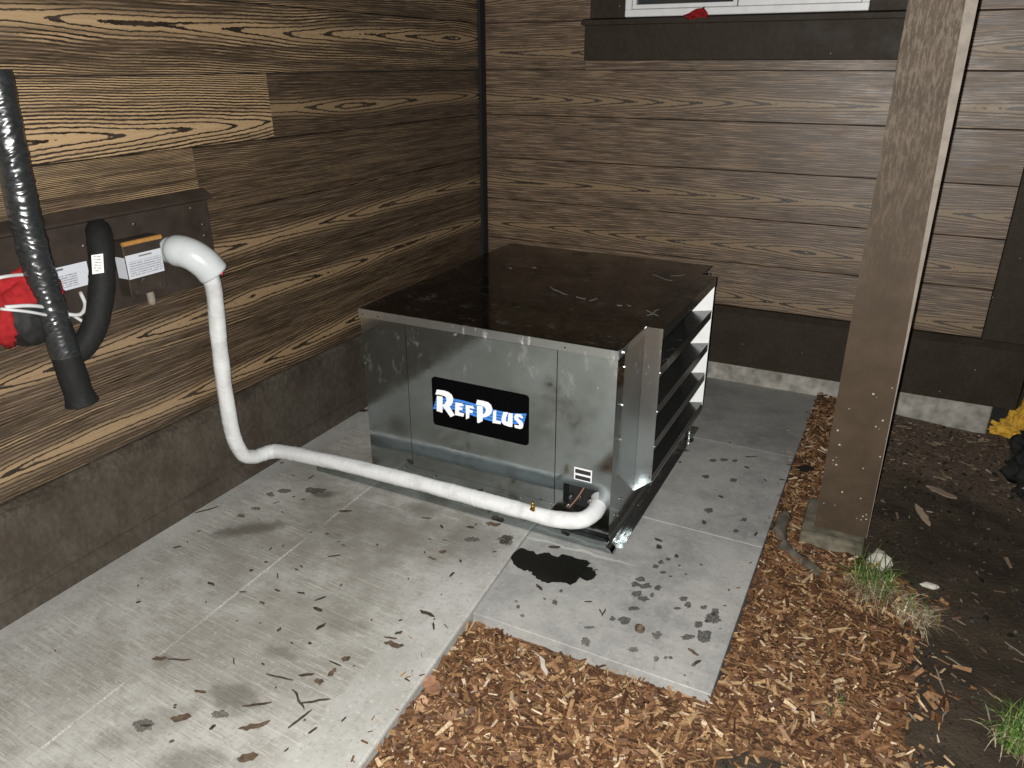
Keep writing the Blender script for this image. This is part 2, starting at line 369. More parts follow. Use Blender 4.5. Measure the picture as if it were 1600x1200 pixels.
def soil_mat():
    n = NT('dark_soil'); o = n.obj()
    a = n.noise(o, 5, 6, 0.65); b = n.noise(o, 60, 5, 0.7); x, y, z = n.sep(o)
    c = n.mix(n.ss(a, 0.35, 0.7), (0.028, 0.021, 0.0145), (0.058, 0.044, 0.030))
    c = n.mix(n.m_('MULTIPLY', n.ss(b, 0.5, 0.75), 0.5), c, (0.055, 0.043, 0.030))
    far = n.m_('MULTIPLY', n.ss(n.m_('ADD', y, n.m_('MULTIPLY', a, 0.4)), -0.85, -0.25), 0.8)
    c = n.mix(far, c, n.mix(n.ss(b, 0.35, 0.65), (0.11, 0.080, 0.056), (0.20, 0.155, 0.115)))
    sp = n.ss(n.vor(o, 30.0).outputs['Distance'], 0.04, 0.02, 0.0, 0.45)
    c = n.mix(n.m_('MULTIPLY', sp, n.ss(a, 0.5, 0.6)), c, (0.24, 0.21, 0.17))
    n.bump(n.m_('ADD', b, a), 0.8, 0.012)
    return n.fin(c, 0.85, None, 0.2)

def film_mat(name, col, rough=0.12, alpha=1.0):
    n = NT(name); n.fin(col, rough, None, 0.35); f = n.noise(n.obj(), 140, 4, 0.7)
    n.set(n.b.inputs['Alpha'], n.ss(f, 0.30, 0.62, alpha * 0.45, alpha) if alpha < 1 else 1.0); return n.m

def label_mat(name, bars, base=(0.62, 0.63, 0.66)):
    """white label with grey text-like bars, printed in object x (0..w) and z (0..h) metres"""
    n = NT(name); o = n.obj(); x, y, z = n.sep(o); c = base
    tot = None
    for z0, z1, x0, x1, fac, sc in bars:
        inb = n.m_('MULTIPLY', n.m_('MULTIPLY', n.m_('GREATER_THAN', z, z0), n.m_('LESS_THAN', z, z1)), n.m_('MULTIPLY', n.m_('GREATER_THAN', x, x0), n.m_('LESS_THAN', x, x1)))
        rows = n.m_('LESS_THAN', n.m_('FRACT', n.m_('MULTIPLY', z, sc)), 0.55) if sc else 1.0
        words = n.ss(n.noise(n.comb(n.m_('MULTIPLY', x, 260.0), 0.0, n.m_('MULTIPLY', n.m_('FLOOR', n.m_('MULTIPLY', z, sc or 1.0)), 7.3)), 1, 2), 0.36, 0.5) if sc else 1.0
        k = n.m_('MULTIPLY', n.m_('MULTIPLY', n.m_('MULTIPLY', inb, rows), words), fac)
        tot = k if tot is None else n.m_('MAXIMUM', tot, k)
    return n.fin(n.mix(tot, base, (0.02, 0.02, 0.025)), 0.35)

WOOD = wood_mat(); TRIM = paint_mat('dark_brown_trim_paint', (0.026, 0.0195, 0.0125), (0.060, 0.048, 0.034), 0.4)
BASE = paint_mat('dusty_brown_base_paint', (0.046, 0.037, 0.028), (0.105, 0.092, 0.074), 0.55, 0.65, 0.30)
REDW = plain('red_wire', (0.5, 0.03, 0.03), 0.5)
LEDGE = paint_mat('dirty_ledge', (0.034, 0.027, 0.020), (0.13, 0.115, 0.09), 0.6, 0.8, 0.5)
POST = post_mat(); PALE = plain('bare_planed_edge', (0.235, 0.205, 0.172), 0.6, 0, 0.3, 0.18, 30)
WALK = walk_mat(); PAD = pad_mat(); SOIL = soil_mat()
FOUND = plain('foundation_concrete', (0.30, 0.285, 0.25), 0.8, 0, 0.3, 0.45, 16, 0.5)
ZINC = metal_mat('galvanised_sheet', (0.385, 0.428, 0.436), 0.095, 0.26)
LID = metal_mat('galvanised_lid_sheet', (0.030, 0.031, 0.032), 0.09, 0.12)  # near-black base puts the dark night reflections into the lid colour
ZINC2 = metal_mat('galvanised_hood_sheet', (0.40, 0.425, 0.425), 0.18, 1.0, 0.10)
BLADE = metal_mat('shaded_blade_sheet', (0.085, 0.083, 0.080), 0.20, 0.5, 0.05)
SHINY = metal_mat('crumpled_flashing', (0.42, 0.44, 0.44), 0.20, 0.6)
INNER = plain('inner_flash_glare', (0.90, 0.91, 0.90), 0.40, 0, 0.5, 0.04, 40)  # pale matte colour copies the flash glare thrown back inside the hood
BLADE2 = metal_mat('dull_wet_flashing', (0.33, 0.35, 0.35), 0.22, 1.0, 0.05)
DARK = plain('dark_interior', (0.012, 0.012, 0.012), 0.6)
GAP = plain('black_gap', (0.006, 0.006, 0.006), 0.8)
WHITE = NT('white_wrap')
_o = WHITE.obj(); _f = WHITE.noise(_o, 60, 5); WHITE.bump(_f, 0.15, 0.003)
WHITE = WHITE.fin(WHITE.mix(WHITE.ss(WHITE.noise(_o, 12, 5), 0.48, 0.72, 0, 0.6), (0.60, 0.607, 0.607), (0.40, 0.395, 0.375)), 0.55)
PVC = plain('grey_white_pvc', (0.50, 0.53, 0.535), 0.28, 0, 0.5, 0.05, 20)
BLACKWRAP = plain('glossy_black_wrap', (0.015, 0.017, 0.018), 0.30, 0, 1.0, 0.25, 60, 0.15)
BLACKFOAM = plain('matte_black_foam', (0.009, 0.009, 0.009), 0.75, 0, 0.25, 0.2, 80, 0.2)
BROWNMETAL = plain('brown_coated_metal', (0.046, 0.036, 0.029), 0.33, 0.25, 0.5, 0.25, 14)
ORANGE = plain('orange_wood_reflection', (0.52, 0.26, 0.07), 0.3, 0.3)
SCREW = plain('zinc_screw', (0.55, 0.55, 0.54), 0.28, 1.0)
BRASS = plain('brass', (0.52, 0.36, 0.10), 0.25, 1.0)
RED = plain('red_nylon', (0.24, 0.012, 0.014), 0.85, 0, 0.15, 0.3, 40, 0.3)
STRAP = plain('grey_strap', (0.42, 0.42, 0.42), 0.5)
SIGNBLACK = plain('sign_black', (0.0015, 0.0015, 0.0018), 0.6, 0, 0.03, 0.02)
SIGNWHITE = plain('sign_white', (0.78, 0.78, 0.80), 0.5, 0, 0.3, 0.02)
SIGNBLUE = plain('sign_blue', (0.045, 0.20, 0.62), 0.5, 0, 0.3, 0.05)
VINYL = plain('white_vinyl', (0.72, 0.73, 0.73), 0.4, 0, 0.5, 0.06, 20)
GLASS = NT('dark_window_glass').fin((0.03, 0.035, 0.04), 0.05, None, 0.5)
CHIPS = chip_mat('bark_mulch', [(0.0, (0.050, 0.023, 0.012)), (0.25, (0.108, 0.049, 0.022)), (0.50, (0.175, 0.084, 0.037)), (0.72, (0.25, 0.135, 0.062)), (0.87, (0.34, 0.21, 0.100)), (0.96, (0.46, 0.33, 0.19)), (1.0, (0.55, 0.45, 0.34))])
OLDCHIPS = chip_mat('old_dull_mulch', [(0.0, (0.05, 0.034, 0.024)), (0.4, (0.13, 0.09, 0.06)), (0.75, (0.23, 0.17, 0.115)), (0.95, (0.36, 0.285, 0.20)), (1.0, (0.48, 0.41, 0.32))])
CHIPS.name = 'bark_mulch'
SCRAP = plain('wet_dark_bark', (0.042, 0.032, 0.023), 0.6, 0, 0.3, 0.5, 90, 0.4)
LEAFB = plain('brown_dead_leaf', (0.085, 0.060, 0.040), 0.6, 0, 0.3, 0.4, 60, 0.3)
STAIN = film_mat('wet_stain', (0.055, 0.051, 0.043), 0.45, 0.68)
STAIN2 = film_mat('damp_smudge', (0.08, 0.074, 0.062), 0.6, 0.6)
OIL = film_mat('black_oil_film', (0.008, 0.008, 0.007), 0.22)
GREEN = chip_mat('grass_green', [(0.0, (0.035, 0.075, 0.012)), (0.5, (0.075, 0.15, 0.025)), (1.0, (0.19, 0.25, 0.07))])
STRAW = chip_mat('dry_straw', [(0.0, (0.16, 0.12, 0.07)), (0.5, (0.30, 0.24, 0.15)), (1.0, (0.46, 0.40, 0.28))])
STONE = plain('pale_stone', (0.42, 0.40, 0.35), 0.8, 0, 0.3, 0.3, 20, 0.4)
MOSSY = plain('mossy_concrete', (0.125, 0.112, 0.082), 0.85, 0, 0.2, 0.5, 18, 0.5)
ROOT = plain('grey_root_bark', (0.075, 0.066, 0.050), 0.75, 0, 0.3, 0.4, 30, 0.5)
YELLOW = plain('yellow_insulating_foam', (0.52, 0.30, 0.035), 0.7, 0, 0.3, 0.4, 25, 0.6)
BLACKBAG = plain('black_plastic_bag', (0.018, 0.019, 0.019), 0.33, 0, 0.5, 0.3, 30)
WALK_SCRAPS = [[0.058,-2.477,0.102,-2.399,0.0033],[0.169,-2.675,0.186,-2.652,0.0054],[0.309,-2.94,0.318,-2.928,0.0076],[0.432,-2.758,0.466,-2.762,0.0109],[0.071,-2.023,0.078,-2.006,0.0065],[0.193,-2.079,0.2,-2.077,0.0054],[0.272,-2.076,0.273,-2.038,0.0043],[0.544,-2.214,0.588,-2.188,0.012],[0.855,-2.109,0.89,-2.092,0.0065],[0.945,-2.115,0.966,-2.13,0.0087],[1.039,-2.081,1.066,-2.073,0.0109],[1.091,-2.031,1.149,-2.012,0.0239],[1.012,-2.306,1.046,-2.307,0.0065],[1.031,-2.265,1.054,-2.249,0.0174],[1.138,-2.369,1.141,-2.34,0.0087],[1.121,-2.269,1.134,-2.283,0.0076],[0.604,-2.615,0.629,-2.638,0.0054],[0.641,-2.571,0.659,-2.571,0.0043],[0.645,-2.549,0.662,-2.552,0.0043],[0.698,-2.465,0.733,-2.435,0.0054],[0.694,-2.386,0.71,-2.383,0.0043],[0.486,-2.528,0.483,-2.511,0.0043],[0.563,-2.75,0.586,-2.738,0.0033],[0.51,-2.649,0.52,-2.641,0.0109],[0.595,-2.355,0.611,-2.351,0.0109],[0.52,-2.59,0.532,-2.584,0.0043],[0.659,-2.687,0.683,-2.686,0.0065],[0.735,-2.664,0.765,-2.66,0.0065],[0.84,-2.576,0.841,-2.563,0.0065],[0.815,-2.672,0.836,-2.639,0.0065],[0.833,-2.7,0.872,-2.701,0.013],[0.909,-2.777,0.918,-2.741,0.013],[0.66,-2.755,0.683,-2.758,0.0098],[0.809,-2.837,0.809,-2.819,0.0087],[1.144,-2.557,1.202,-2.563,0.0141],[1.212,-2.586,1.233,-2.615,0.0076],[1.114,-2.709,1.155,-2.698,0.0065],[1.136,-2.684,1.151,-2.664,0.0098],[1.131,-2.732,1.191,-2.715,0.0217],[0.928,-2.835,0.938,-2.829,0.0087],[0.774,-2.981,0.798,-2.999,0.0054],[0.906,-2.985,0.992,-2.97,0.0043],[0.991,-2.948,1.028,-2.923,0.0098],[1.045,-2.943,1.072,-2.935,0.0196],[1.069,-2.914,1.069,-2.879,0.0163],[1.031,-2.863,1.076,-2.864,0.0043],[1.059,-2.843,1.08,-2.826,0.0196],[1.012,-2.998,1.093,-3.037,0.0098],[1.068,-3.024,1.129,-2.977,0.0087],[1.095,-3.105,1.109,-3.029,0.0087],[0.983,-3.167,1.039,-3.109,0.0174],[0.934,-3.104,0.995,-3.058,0.0087],[0.773,-3.122,0.809,-3.112,0.0098],[0.743,-3.274,0.768,-3.258,0.0065],[0.796,-3.222,0.839,-3.19,0.0239],[0.915,-3.201,0.917,-3.181,0.0098],[0.853,-3.275,0.862,-3.266,0.0087],[1.153,-3.095,1.16,-3.067,0.0065],[1.205,-3.025,1.206,-3.005,0.0043],[1.048,-3.236,1.087,-3.203,0.0261],[0.567,-3.092,0.604,-3.067,0.0152],[0.609,-3.071,0.669,-3.043,0.0033],[1.112,-2.629,1.121,-2.62,0.0043],[0.355,-2.211,0.369,-2.204,0.0043],[0.277,-2.284,0.29,-2.262,0.0033]]
PAD_SCRAPS = [[1.858,-1.057,1.907,-1.027,0.0067],[1.872,-1.146,1.896,-1.151,0.0077],[1.829,-1.434,1.85,-1.446,0.0087],[1.688,-1.838,1.721,-1.846,0.0077],[1.784,-1.901,1.797,-1.913,0.0077],[2.013,-1.66,2.014,-1.627,0.0067],[1.762,-0.944,1.775,-0.948,0.0058],[1.418,-2.275,1.45,-2.293,0.0093],[1.668,-2.325,1.668,-2.286,0.004],[1.947,-2.344,1.983,-2.359,0.0093],[1.977,-2.401,1.994,-2.376,0.008],[1.65,-2.296,1.665,-2.315,0.0033],[1.556,-2.118,1.573,-2.108,0.004],[1.469,-2.328,1.479,-2.331,0.0033],[1.692,-1.843,1.72,-1.847,0.0066],[1.875,-1.92,1.885,-1.92,0.0053],[1.594,-2.285,1.617,-2.273,0.0033],[1.366,-2.063,1.405,-2.044,0.0133]]
LID_BITS = [[1.059, -1.399, 1.168, -1.48],[1.206, -1.48, 1.253, -1.496],[1.275, -1.513, 1.289, -1.468],[1.387, -1.514, 1.407, -1.513],[1.421, -1.496, 1.44, -1.506],[1.509, -1.534, 1.571, -1.58],[1.546, -1.497, 1.532, -1.591],[1.374, -1.024, 1.478, -1.089],[1.449, -1.01, 1.498, -0.962],[0.758, -1.183, 0.781, -1.197],[0.853, -1.136, 0.873, -1.138]]
PUDDLE = [[1.276,-2.176],[1.275,-2.129],[1.285,-2.109],[1.309,-2.112],[1.327,-2.107],[1.348,-2.121],[1.365,-2.098],[1.385,-2.093],[1.407,-2.105],[1.419,-2.095],[1.433,-2.076],[1.46,-2.074],[1.484,-2.08],[1.509,-2.073],[1.532,-2.084],[1.527,-2.105],[1.548,-2.104],[1.57,-2.128],[1.575,-2.153],[1.56,-2.176],[1.528,-2.172],[1.529,-2.193],[1.517,-2.221],[1.497,-2.218],[1.472,-2.226],[1.449,-2.246],[1.421,-2.243],[1.388,-2.23],[1.377,-2.217],[1.35,-2.218],[1.324,-2.217],[1.3,-2.202]]
PAD_BLOBS = [[1.72,-2.088,0.0164,0.0083,-0.0037,0.0112],[1.71,-2.123,0.0128,0.0065,-0.0039,0.0117],[1.744,-2.115,0.0205,0.0104,-0.0042,0.0132],[1.783,-2.107,0.0102,0.0052,-0.004,0.0132],[1.758,-2.182,0.0166,0.0084,-0.0045,0.0139],[1.731,-2.167,0.0147,0.0074,-0.0047,0.0142],[1.746,-2.24,0.0155,0.0079,-0.0031,0.0094],[1.702,-2.319,0.008,0.0041,-0.0032,0.0089],[1.738,-2.308,0.018,0.0091,-0.0053,0.0153],[1.848,-2.329,0.014,0.0071,-0.0053,0.0173],[1.949,-2.223,0.0135,0.0068,-0.0036,0.0144],[1.974,-2.269,0.0218,0.011,-0.0066,0.0266],[1.934,-2.295,0.0194,0.0098,-0.003,0.0112],[1.98,-2.175,0.0221,0.0112,-0.0064,0.0271],[1.981,-2.143,0.0122,0.0062,-0.004,0.0173],[1.804,-2.42,0.0137,0.0069,-0.0031,0.0092],[1.874,-2.123,0.0125,0.0063,-0.0031,0.0114],[1.895,-2.148,0.0107,0.0054,-0.0033,0.0126],[1.869,-2.179,0.009,0.0046,-0.0015,0.0055],[1.742,-1.998,0.0097,0.0049,-0.0029,0.0095],[1.751,-1.966,0.008,0.0041,-0.0034,0.0113],[1.769,-1.937,0.0081,0.0041,-0.0019,0.0066],[1.775,-2.018,0.0088,0.0044,-0.0023,0.0078],[1.791,-1.907,0.0063,0.0032,-0.0028,0.01],[1.719,-1.88,0.0083,0.0042,-0.0031,0.0103],[1.509,-2.328,0.0074,0.0038,-0.0046,0.0104],[1.504,-2.265,0.0051,0.0026,-0.003,0.0068],[1.396,-2.379,0.0041,0.0021,-0.0022,0.0045],[1.414,-2.401,0.0049,0.0025,-0.0038,0.0075],[1.444,-2.431,0.0065,0.0033,-0.003,0.0061],[1.666,-2.452,0.0131,0.0066,-0.0065,0.0162],[1.912,-2.402,0.006,0.003,-0.0017,0.0057],[1.875,-2.424,0.0075,0.0038,-0.0031,0.0102],[1.899,-2.408,0.0052,0.0027,-0.0017,0.0057],[1.967,-2.452,0.0025,0.0013,-0.0009,0.0033],[1.652,-2.388,0.0142,0.0072,-0.0019,0.0049],[1.943,-2.136,0.0098,0.005,-0.0021,0.0084],[1.814,-1.956,0.0035,0.0018,-0.0011,0.004],[1.846,-1.993,0.0044,0.0022,-0.0011,0.0039],[1.804,-2.028,0.0052,0.0026,-0.0011,0.0038],[1.777,-2.152,0.0059,0.003,-0.004,0.0128],[1.979,-2.4,0.0059,0.003,-0.0015,0.0057],[1.965,-2.197,0.0048,0.0024,-0.0015,0.006],[1.216,-2.099,0.0233,0.0118,-0.0083,0.0161],[1.208,-2.073,0.0188,0.0095,-0.0059,0.0115],[1.609,-1.107,0.0123,0.0062,-0.0032,0.012],[1.74,-1.148,0.0141,0.0071,-0.0039,0.0165],[1.779,-1.12,0.0141,0.0071,-0.003,0.0134],[1.825,-1.106,0.0099,0.005,-0.0028,0.0134],[1.746,-1.302,0.0122,0.0062,-0.0041,0.0168],[1.855,-1.28,0.0135,0.0068,-0.0035,0.0167],[1.613,-1.227,0.0063,0.0032,-0.0022,0.008],[1.819,-1.556,0.0151,0.0076,-0.0044,0.0183],[1.943,-1.652,0.0084,0.0042,-0.003,0.0145],[1.718,-1.88,0.0093,0.0047,-0.0039,0.013],[1.824,-1.649,0.0086,0.0043,-0.0037,0.0148],[1.955,-1.562,0.0098,0.005,-0.0025,0.0128]]
WALK_BLOBS = [[0.217,-2.235,0.0154,0.0078,-0.0118,0.0126],[0.247,-2.192,0.0232,0.0117,-0.0132,0.0145],[0.354,-2.131,0.0407,0.0206,-0.0169,0.0199],[0.241,-2.341,0.0149,0.0075,-0.0085,0.0087],[0.228,-2.405,0.0128,0.0065,-0.0084,0.0084],[1.098,-2.144,0.026,0.0132,-0.0084,0.0147],[1.206,-2.09,0.0217,0.011,-0.0157,0.0302],[0.899,-3.15,0.019,0.0097,-0.0098,0.0093],[0.748,-3.266,0.025,0.0127,-0.015,0.0122]]
LOGO = {"R1":[[-0.1766,0.0499],[-0.1458,0.0519],[-0.1266,0.0497],[-0.1126,0.0414],[-0.1067,0.0275],[-0.1088,0.0136],[-0.114,0.002],[-0.1241,-0.0092],[-0.1026,-0.0392],[-0.1215,-0.0514],[-0.1534,-0.0131],[-0.1538,-0.0071],[-0.1448,-0.0013],[-0.1372,0.0109],[-0.1358,0.0217],[-0.1429,0.0294],[-0.1596,0.0312],[-0.1841,0.0294]],"R2":[[-0.1778,0.0246],[-0.1524,0.026],[-0.1562,-0.0403],[-0.1814,-0.0385]],"E":[[-0.0985,0.0141],[-0.068,0.0158],[-0.0626,0.0055],[-0.0804,0.0028],[-0.0812,-0.0019],[-0.0685,-0.0017],[-0.0698,-0.0116],[-0.0825,-0.0131],[-0.0835,-0.023],[-0.0616,-0.0235],[-0.0658,-0.0374],[-0.1016,-0.038]],"F":[[-0.0548,0.0125],[-0.0234,0.0144],[-0.0187,0.0035],[-0.0378,0.0034],[-0.0386,-0.0036],[-0.0254,-0.0039],[-0.0263,-0.0146],[-0.0398,-0.015],[-0.0411,-0.0373],[-0.0549,-0.0455]],"P1":[[-0.0057,0.0427],[0.0174,0.0435],[0.0388,0.0419],[0.0508,0.0341],[0.0561,0.0204],[0.0541,0.0067],[0.0457,-0.0069],[0.0317,-0.0173],[0.0162,-0.023],[0.017,-0.01],[0.0258,-0.0022],[0.0297,0.0076],[0.0277,0.0169],[0.0201,0.0225],[0.0078,0.0229],[-0.0114,0.0228]],"P2":[[-0.0072,0.0193],[0.017,0.0206],[0.0153,-0.0373],[-0.0014,-0.0494],[-0.0077,-0.0483]],"L":[[0.0597,0.0117],[0.0719,0.0178],[0.0709,-0.0224],[0.0903,-0.0227],[0.089,-0.034],[0.0561,-0.036]],"U":[[0.1005,0.0164],[0.12,0.019],[0.1109,-0.0034],[0.1094,-0.0156],[0.1139,-0.0191],[0.1184,-0.0166],[0.1215,0.0164],[0.1379,0.0175],[0.1363,-0.0349],[0.1228,-0.0364],[0.1017,-0.0336],[0.0933,-0.025],[0.0928,-0.0117]],"S":[[0.1503,0.0196],[0.1703,0.0223],[0.1792,0.0111],[0.1748,0.0058],[0.1645,0.0109],[0.1586,0.0082],[0.1616,0.003],[0.1763,-0.007],[0.1799,-0.018],[0.177,-0.0304],[0.1676,-0.036],[0.1468,-0.0356],[0.1438,-0.0244],[0.1616,-0.0234],[0.164,-0.02],[0.1601,-0.0149],[0.1453,-0.0034],[0.1438,0.0094]],"top":[[-0.1798,0.0175],[-0.1019,0.0285],[-0.0513,0.0282],[-0.0139,0.0253],[0.0719,0.0178],[0.1319,0.0186],[0.1922,0.0298]],"bot":[[-0.1987,-0.0353],[-0.1035,-0.0177],[-0.0527,-0.0232],[-0.0151,-0.0288],[0.0561,-0.033],[0.1169,-0.0273],[0.1808,-0.0163]]}

def edge_x(y): return 1.258 - 0.067 * (y + 2.0)        # where the walkway ends and the pad or the mulch begins

# ------------------------------------------------------------------ ground
def soil_z(x, y):
    z = -0.054 - 0.030 * max(0, min(1, (x - 2.06) / 0.05)) * max(0, min(1, (y + 2.3) / 0.3)) - 0.040 * max(0, min(1, (x - 2.2) / 0.6)) * max(0, min(1, (y + 2.2) / 1.6))
    if y > -2.5: z -= 0.10 * max(0, min(1, (2.045 - x) / 0.03)) * max(0, min(1, (y + 2.46) / 0.04))
    return z + 0.012 * mn.noise(Vector((x * 3, y * 3, 0))) + 0.006 * mn.noise(Vector((x * 11, y * 11, 4)))
def axis(lo, hi, a, b, st):
    v = [lo, lo * 0.5 + a * 0.5, a - 3, a - 1]
    k = a
    while k < b: v.append(k); k += st
    return v + [b, b + 1, b + 3, b * 0.5 + hi * 0.5, hi]
gx = axis(-120, 120, 1.0, 4.4, 0.04); gy = axis(-120, 120, -5.6, 0.8, 0.04)
gv = [(x, y, soil_z(x, y) if (0.9 < x < 4.5 and -5.7 < y < 0.9) else -0.09) for y in gy for x in gx]
gf = [(j * len(gx) + i, j * len(gx) + i + 1, (j + 1) * len(gx) + i + 1, (j + 1) * len(gx) + i) for j in range(len(gy) - 1) for i in range(len(gx) - 1)]
tag(mesh_obj('ground', gv, gf, SOIL, smooth=True), kind='structure')

# walkway
m = MB(); m.prism([(0.0, -9.0), (edge_x(-9.0), -9.0), (edge_x(-2.49), -2.49), (edge_x(-0.002), -0.002), (0.0, -0.002)], 'z', -0.13, 0.0)
walkway = tag(m.build('walkway', WALK, bevel=0.007, seg=2), kind='structure')

# pad of three slabs; the last one dips towards the wall
pad = empty('concrete_pad', (1.7, -1.25, 0)); tag(pad, kind='structure')
XR = 2.05
def slab(y0, y1, z0a, z1a):
    g = 0.0008
    vs = []
    for zz in (-0.13, None):
        for x, y, zt in ((edge_x(y0) + 0.006, y0 + g, z0a), (XR, y0 + g, z0a), (XR, y1 - g, z1a), (edge_x(y1) + 0.006, y1 - g, z1a)):
            vs.append((x, y, zt if zz is None else zt - 0.13))
    mm = MB(); mm.add(vs, [(0, 3, 2, 1), (4, 5, 6, 7), (0, 1, 5, 4), (1, 2, 6, 5), (2, 3, 7, 6), (3, 0, 4, 7)])
    return mm.build('slab', PAD, pad, bevel=0.0016, seg=1)
slab(-2.490, -1.715, 0.0, 0.0); slab(-1.715, -0.955, 0.0, 0.0); slab(-0.955, -0.02, -0.001, -0.072)

def rag(pts, amp, seed, sub=3):
    out = []
    n = len(pts)
    for i in range(n):
        a = Vector((*pts[i], 0)); b = Vector((*pts[(i + 1) % n], 0))
        for k in range(sub):
            p = a.lerp(b, k / sub); q = p * 90
            out.append((p.x + amp * mn.noise(Vector((q.x, q.y, seed))), p.y + amp * mn.noise(Vector((q.x, q.y, seed + 9)))))
    return out
def film(name, pts, mat, parent, z=0.0012, th=0.0008):
    n = len(pts)
    c = (sum(p[0] for p in pts) / n, sum(p[1] for p in pts) / n)
    vs = [(x, y, z + th) for x, y in pts] + [(c[0] + (x - c[0]) * 1.03, c[1] + (y - c[1]) * 1.03, z - 0.0006) for x, y in pts]
    fs = [tuple(range(n))] + [(i, n + i, n + (i + 1) % n, (i + 1) % n) for i in range(n)]
    return mesh_obj(name, vs, fs, mat, parent)
film('oil_stain', rag(PUDDLE, 0.006, 3.0, 4), OIL, pad)
def blob(b, k):
    cx, cy, ax, ay, bx, by = b; out = []
    for i in range(44):
        t = 2 * math.pi * i / 44
        r = 0.92 + 0.5 * mn.noise(Vector((math.cos(t) * 1.6 + k * 3.1, math.sin(t) * 1.6, k))) + 0.34 * mn.noise(Vector((math.cos(t) * 4, math.sin(t) * 4, k + 30))) + 0.14 * mn.noise(Vector((math.cos(t) * 11, math.sin(t) * 11, k + 60)))
        out.append((cx + r * (ax * math.cos(t) + bx * math.sin(t)), cy + r * (ay * math.cos(t) + by * math.sin(t))))
    return out
for i, b in enumerate(PAD_BLOBS):
    zz = 0.0012 if b[1] < -0.96 else -0.003
    film('damp_spot', blob(b, i), STAIN if i not in (9, 15, 27, 29, 30, 32, 33, 35, 43, 44) else STAIN2, pad if b[0] > edge_x(b[1]) else walkway, zz)
for i, b in enumerate(WALK_BLOBS):
    film('damp_spot', blob(b, i + 70), STAIN2 if i > 2 else STAIN, walkway)

# ------------------------------------------------------------------ walls with lap siding
PITCH = 0.2405; Z0 = 0.364
board_cache = {}
def board_mesh(L):
    key = round(L, 3)
    if key not in board_cache:
        m = MB()
        g = 0.0016
        prof = [(0.012, g), (-0.0085, g), (-0.0115, g + 0.003), (-0.0062, PITCH - g - 0.002), (-0.0040, PITCH - g), (0.012, PITCH - g)]
        m.prism(prof, 'x', 0.0012, L - 0.0012)
        me = bpy.data.meshes.new('siding_board')
        bm = bmesh.new(); vv = [bm.verts.new(v) for v in m.v]
        for q in m.f: bm.faces.new([vv[i] for i in q])
        bmesh.ops.recalc_face_normals(bm, faces=bm.faces); bm.to_mesh(me); bm.free(); me.materials.append(WOOD)
        board_cache[key] = me
    return board_cache[key]
def board(parent, start, L, row, rotz, seed, fz, glaze):
    o = bpy.data.objects.new('siding_board', board_mesh(L))
    o.location = (start[0], start[1], Z0 + PITCH * row); o.rotation_euler = (0, 0, rotz)
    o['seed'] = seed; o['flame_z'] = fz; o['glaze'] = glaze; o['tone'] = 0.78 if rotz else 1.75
    link(o, parent)

left = empty('siding_wall', (0, -2.0, 0))
tag(left, 'brown wood-grain lap siding wall on the left, carrying the pipes and metal panel', 'wall')
back = empty('siding_wall', (1.5, 0, 0))
tag(back, 'brown wood-grain lap siding wall behind the metal unit, with the window', 'wall')
MB().box(-0.22, -0.0225, -9.0, 0.25, -0.4, 3.3).build('backing', GAP, left)
MB().box(-0.02, 2.93, 0.0125, 0.25, -0.4, 3.3).build('backing', GAP, back)
HALF = math.pi / 2
# left wall rows: list of joints (world y) and flame heights, seeds
lrows = {0: ([-7.6, -4.1], [0.12, 0.10, 0.085]), 1: ([-5.4, -3.35], [0.12, 0.13, 0.12]), 2: ([-6.6, -3.9], [0.10, 0.12, 0.105]),
         3: ([-5.9, -2.16], [0.10, -0.09, 0.36]), 4: ([-5.3, -1.752], [0.10, 0.062, 0.105]), 5: ([-7.0, -4.6], [0.1, 0.12, 0.155]),
         6: ([-5.0], [0.1, 0.15]), 7: ([-6.2, -2.4], [0.1, 0.1, 0.12]), 8: ([-5.0], [0.1, 0.12]), 9: ([-4.0], [0.1, 0.1]), 10: ([-6.0], [0.1, 0.1]), 11: ([-4.4], [0.1, 0.1])}
for r, (js, fz) in lrows.items():
    ys = [-9.0] + js + [-0.078]
    for i in range(len(ys) - 1):
        board(left, (-0.010, ys[i], 0), ys[i + 1] - ys[i], r, HALF, 0.137 * r + 0.061 * i + 0.02, fz[i], {(3, 1): 0.52, (4, 1): 0.34, (5, 2): 0.60, (3, 2): 0.74, (4, 2): 0.88, (2, 2): 0.80, (1, 2): 0.80, (0, 2): 0.74}.get((r, i), 0.6))
brows = {0: [0.055], 1: [0.09], 2: [0.105], 3: [0.30], 4: [0.085], 5: [0.09], 6: [0.13], 7: [0.1], 8: [0.1], 9: [0.1], 10: [0.1], 11: [0.1]}
for r, fz in brows.items():
    segs = [(0.0, 2.734)]
    if r == 5: segs = [(0.0, 0.622), (2.145, 2.734)]
    if r >= 6: segs = [(0.0, 0.646), (2.145, 2.734)]
    if r == 5:
        # the course under the window apron is notched: its lower strip runs through
        m = MB(); m.box(0.622, 2.145, -0.010, 0.012, Z0 + PITCH * 5 + 0.002, 1.612)
        o = m.build('siding_board', WOOD, back); o['seed'] = 3.31; o['flame_z'] = 1.40; o['glaze'] = 0.85; o['tone'] = 1.75
    for i, (a, b) in enumerate(segs):
        board(back, (a, 0.0, 0), b - a, r, 0, 1.51 + 0.173 * r + 0.4 * i, fz[0], 0.92)
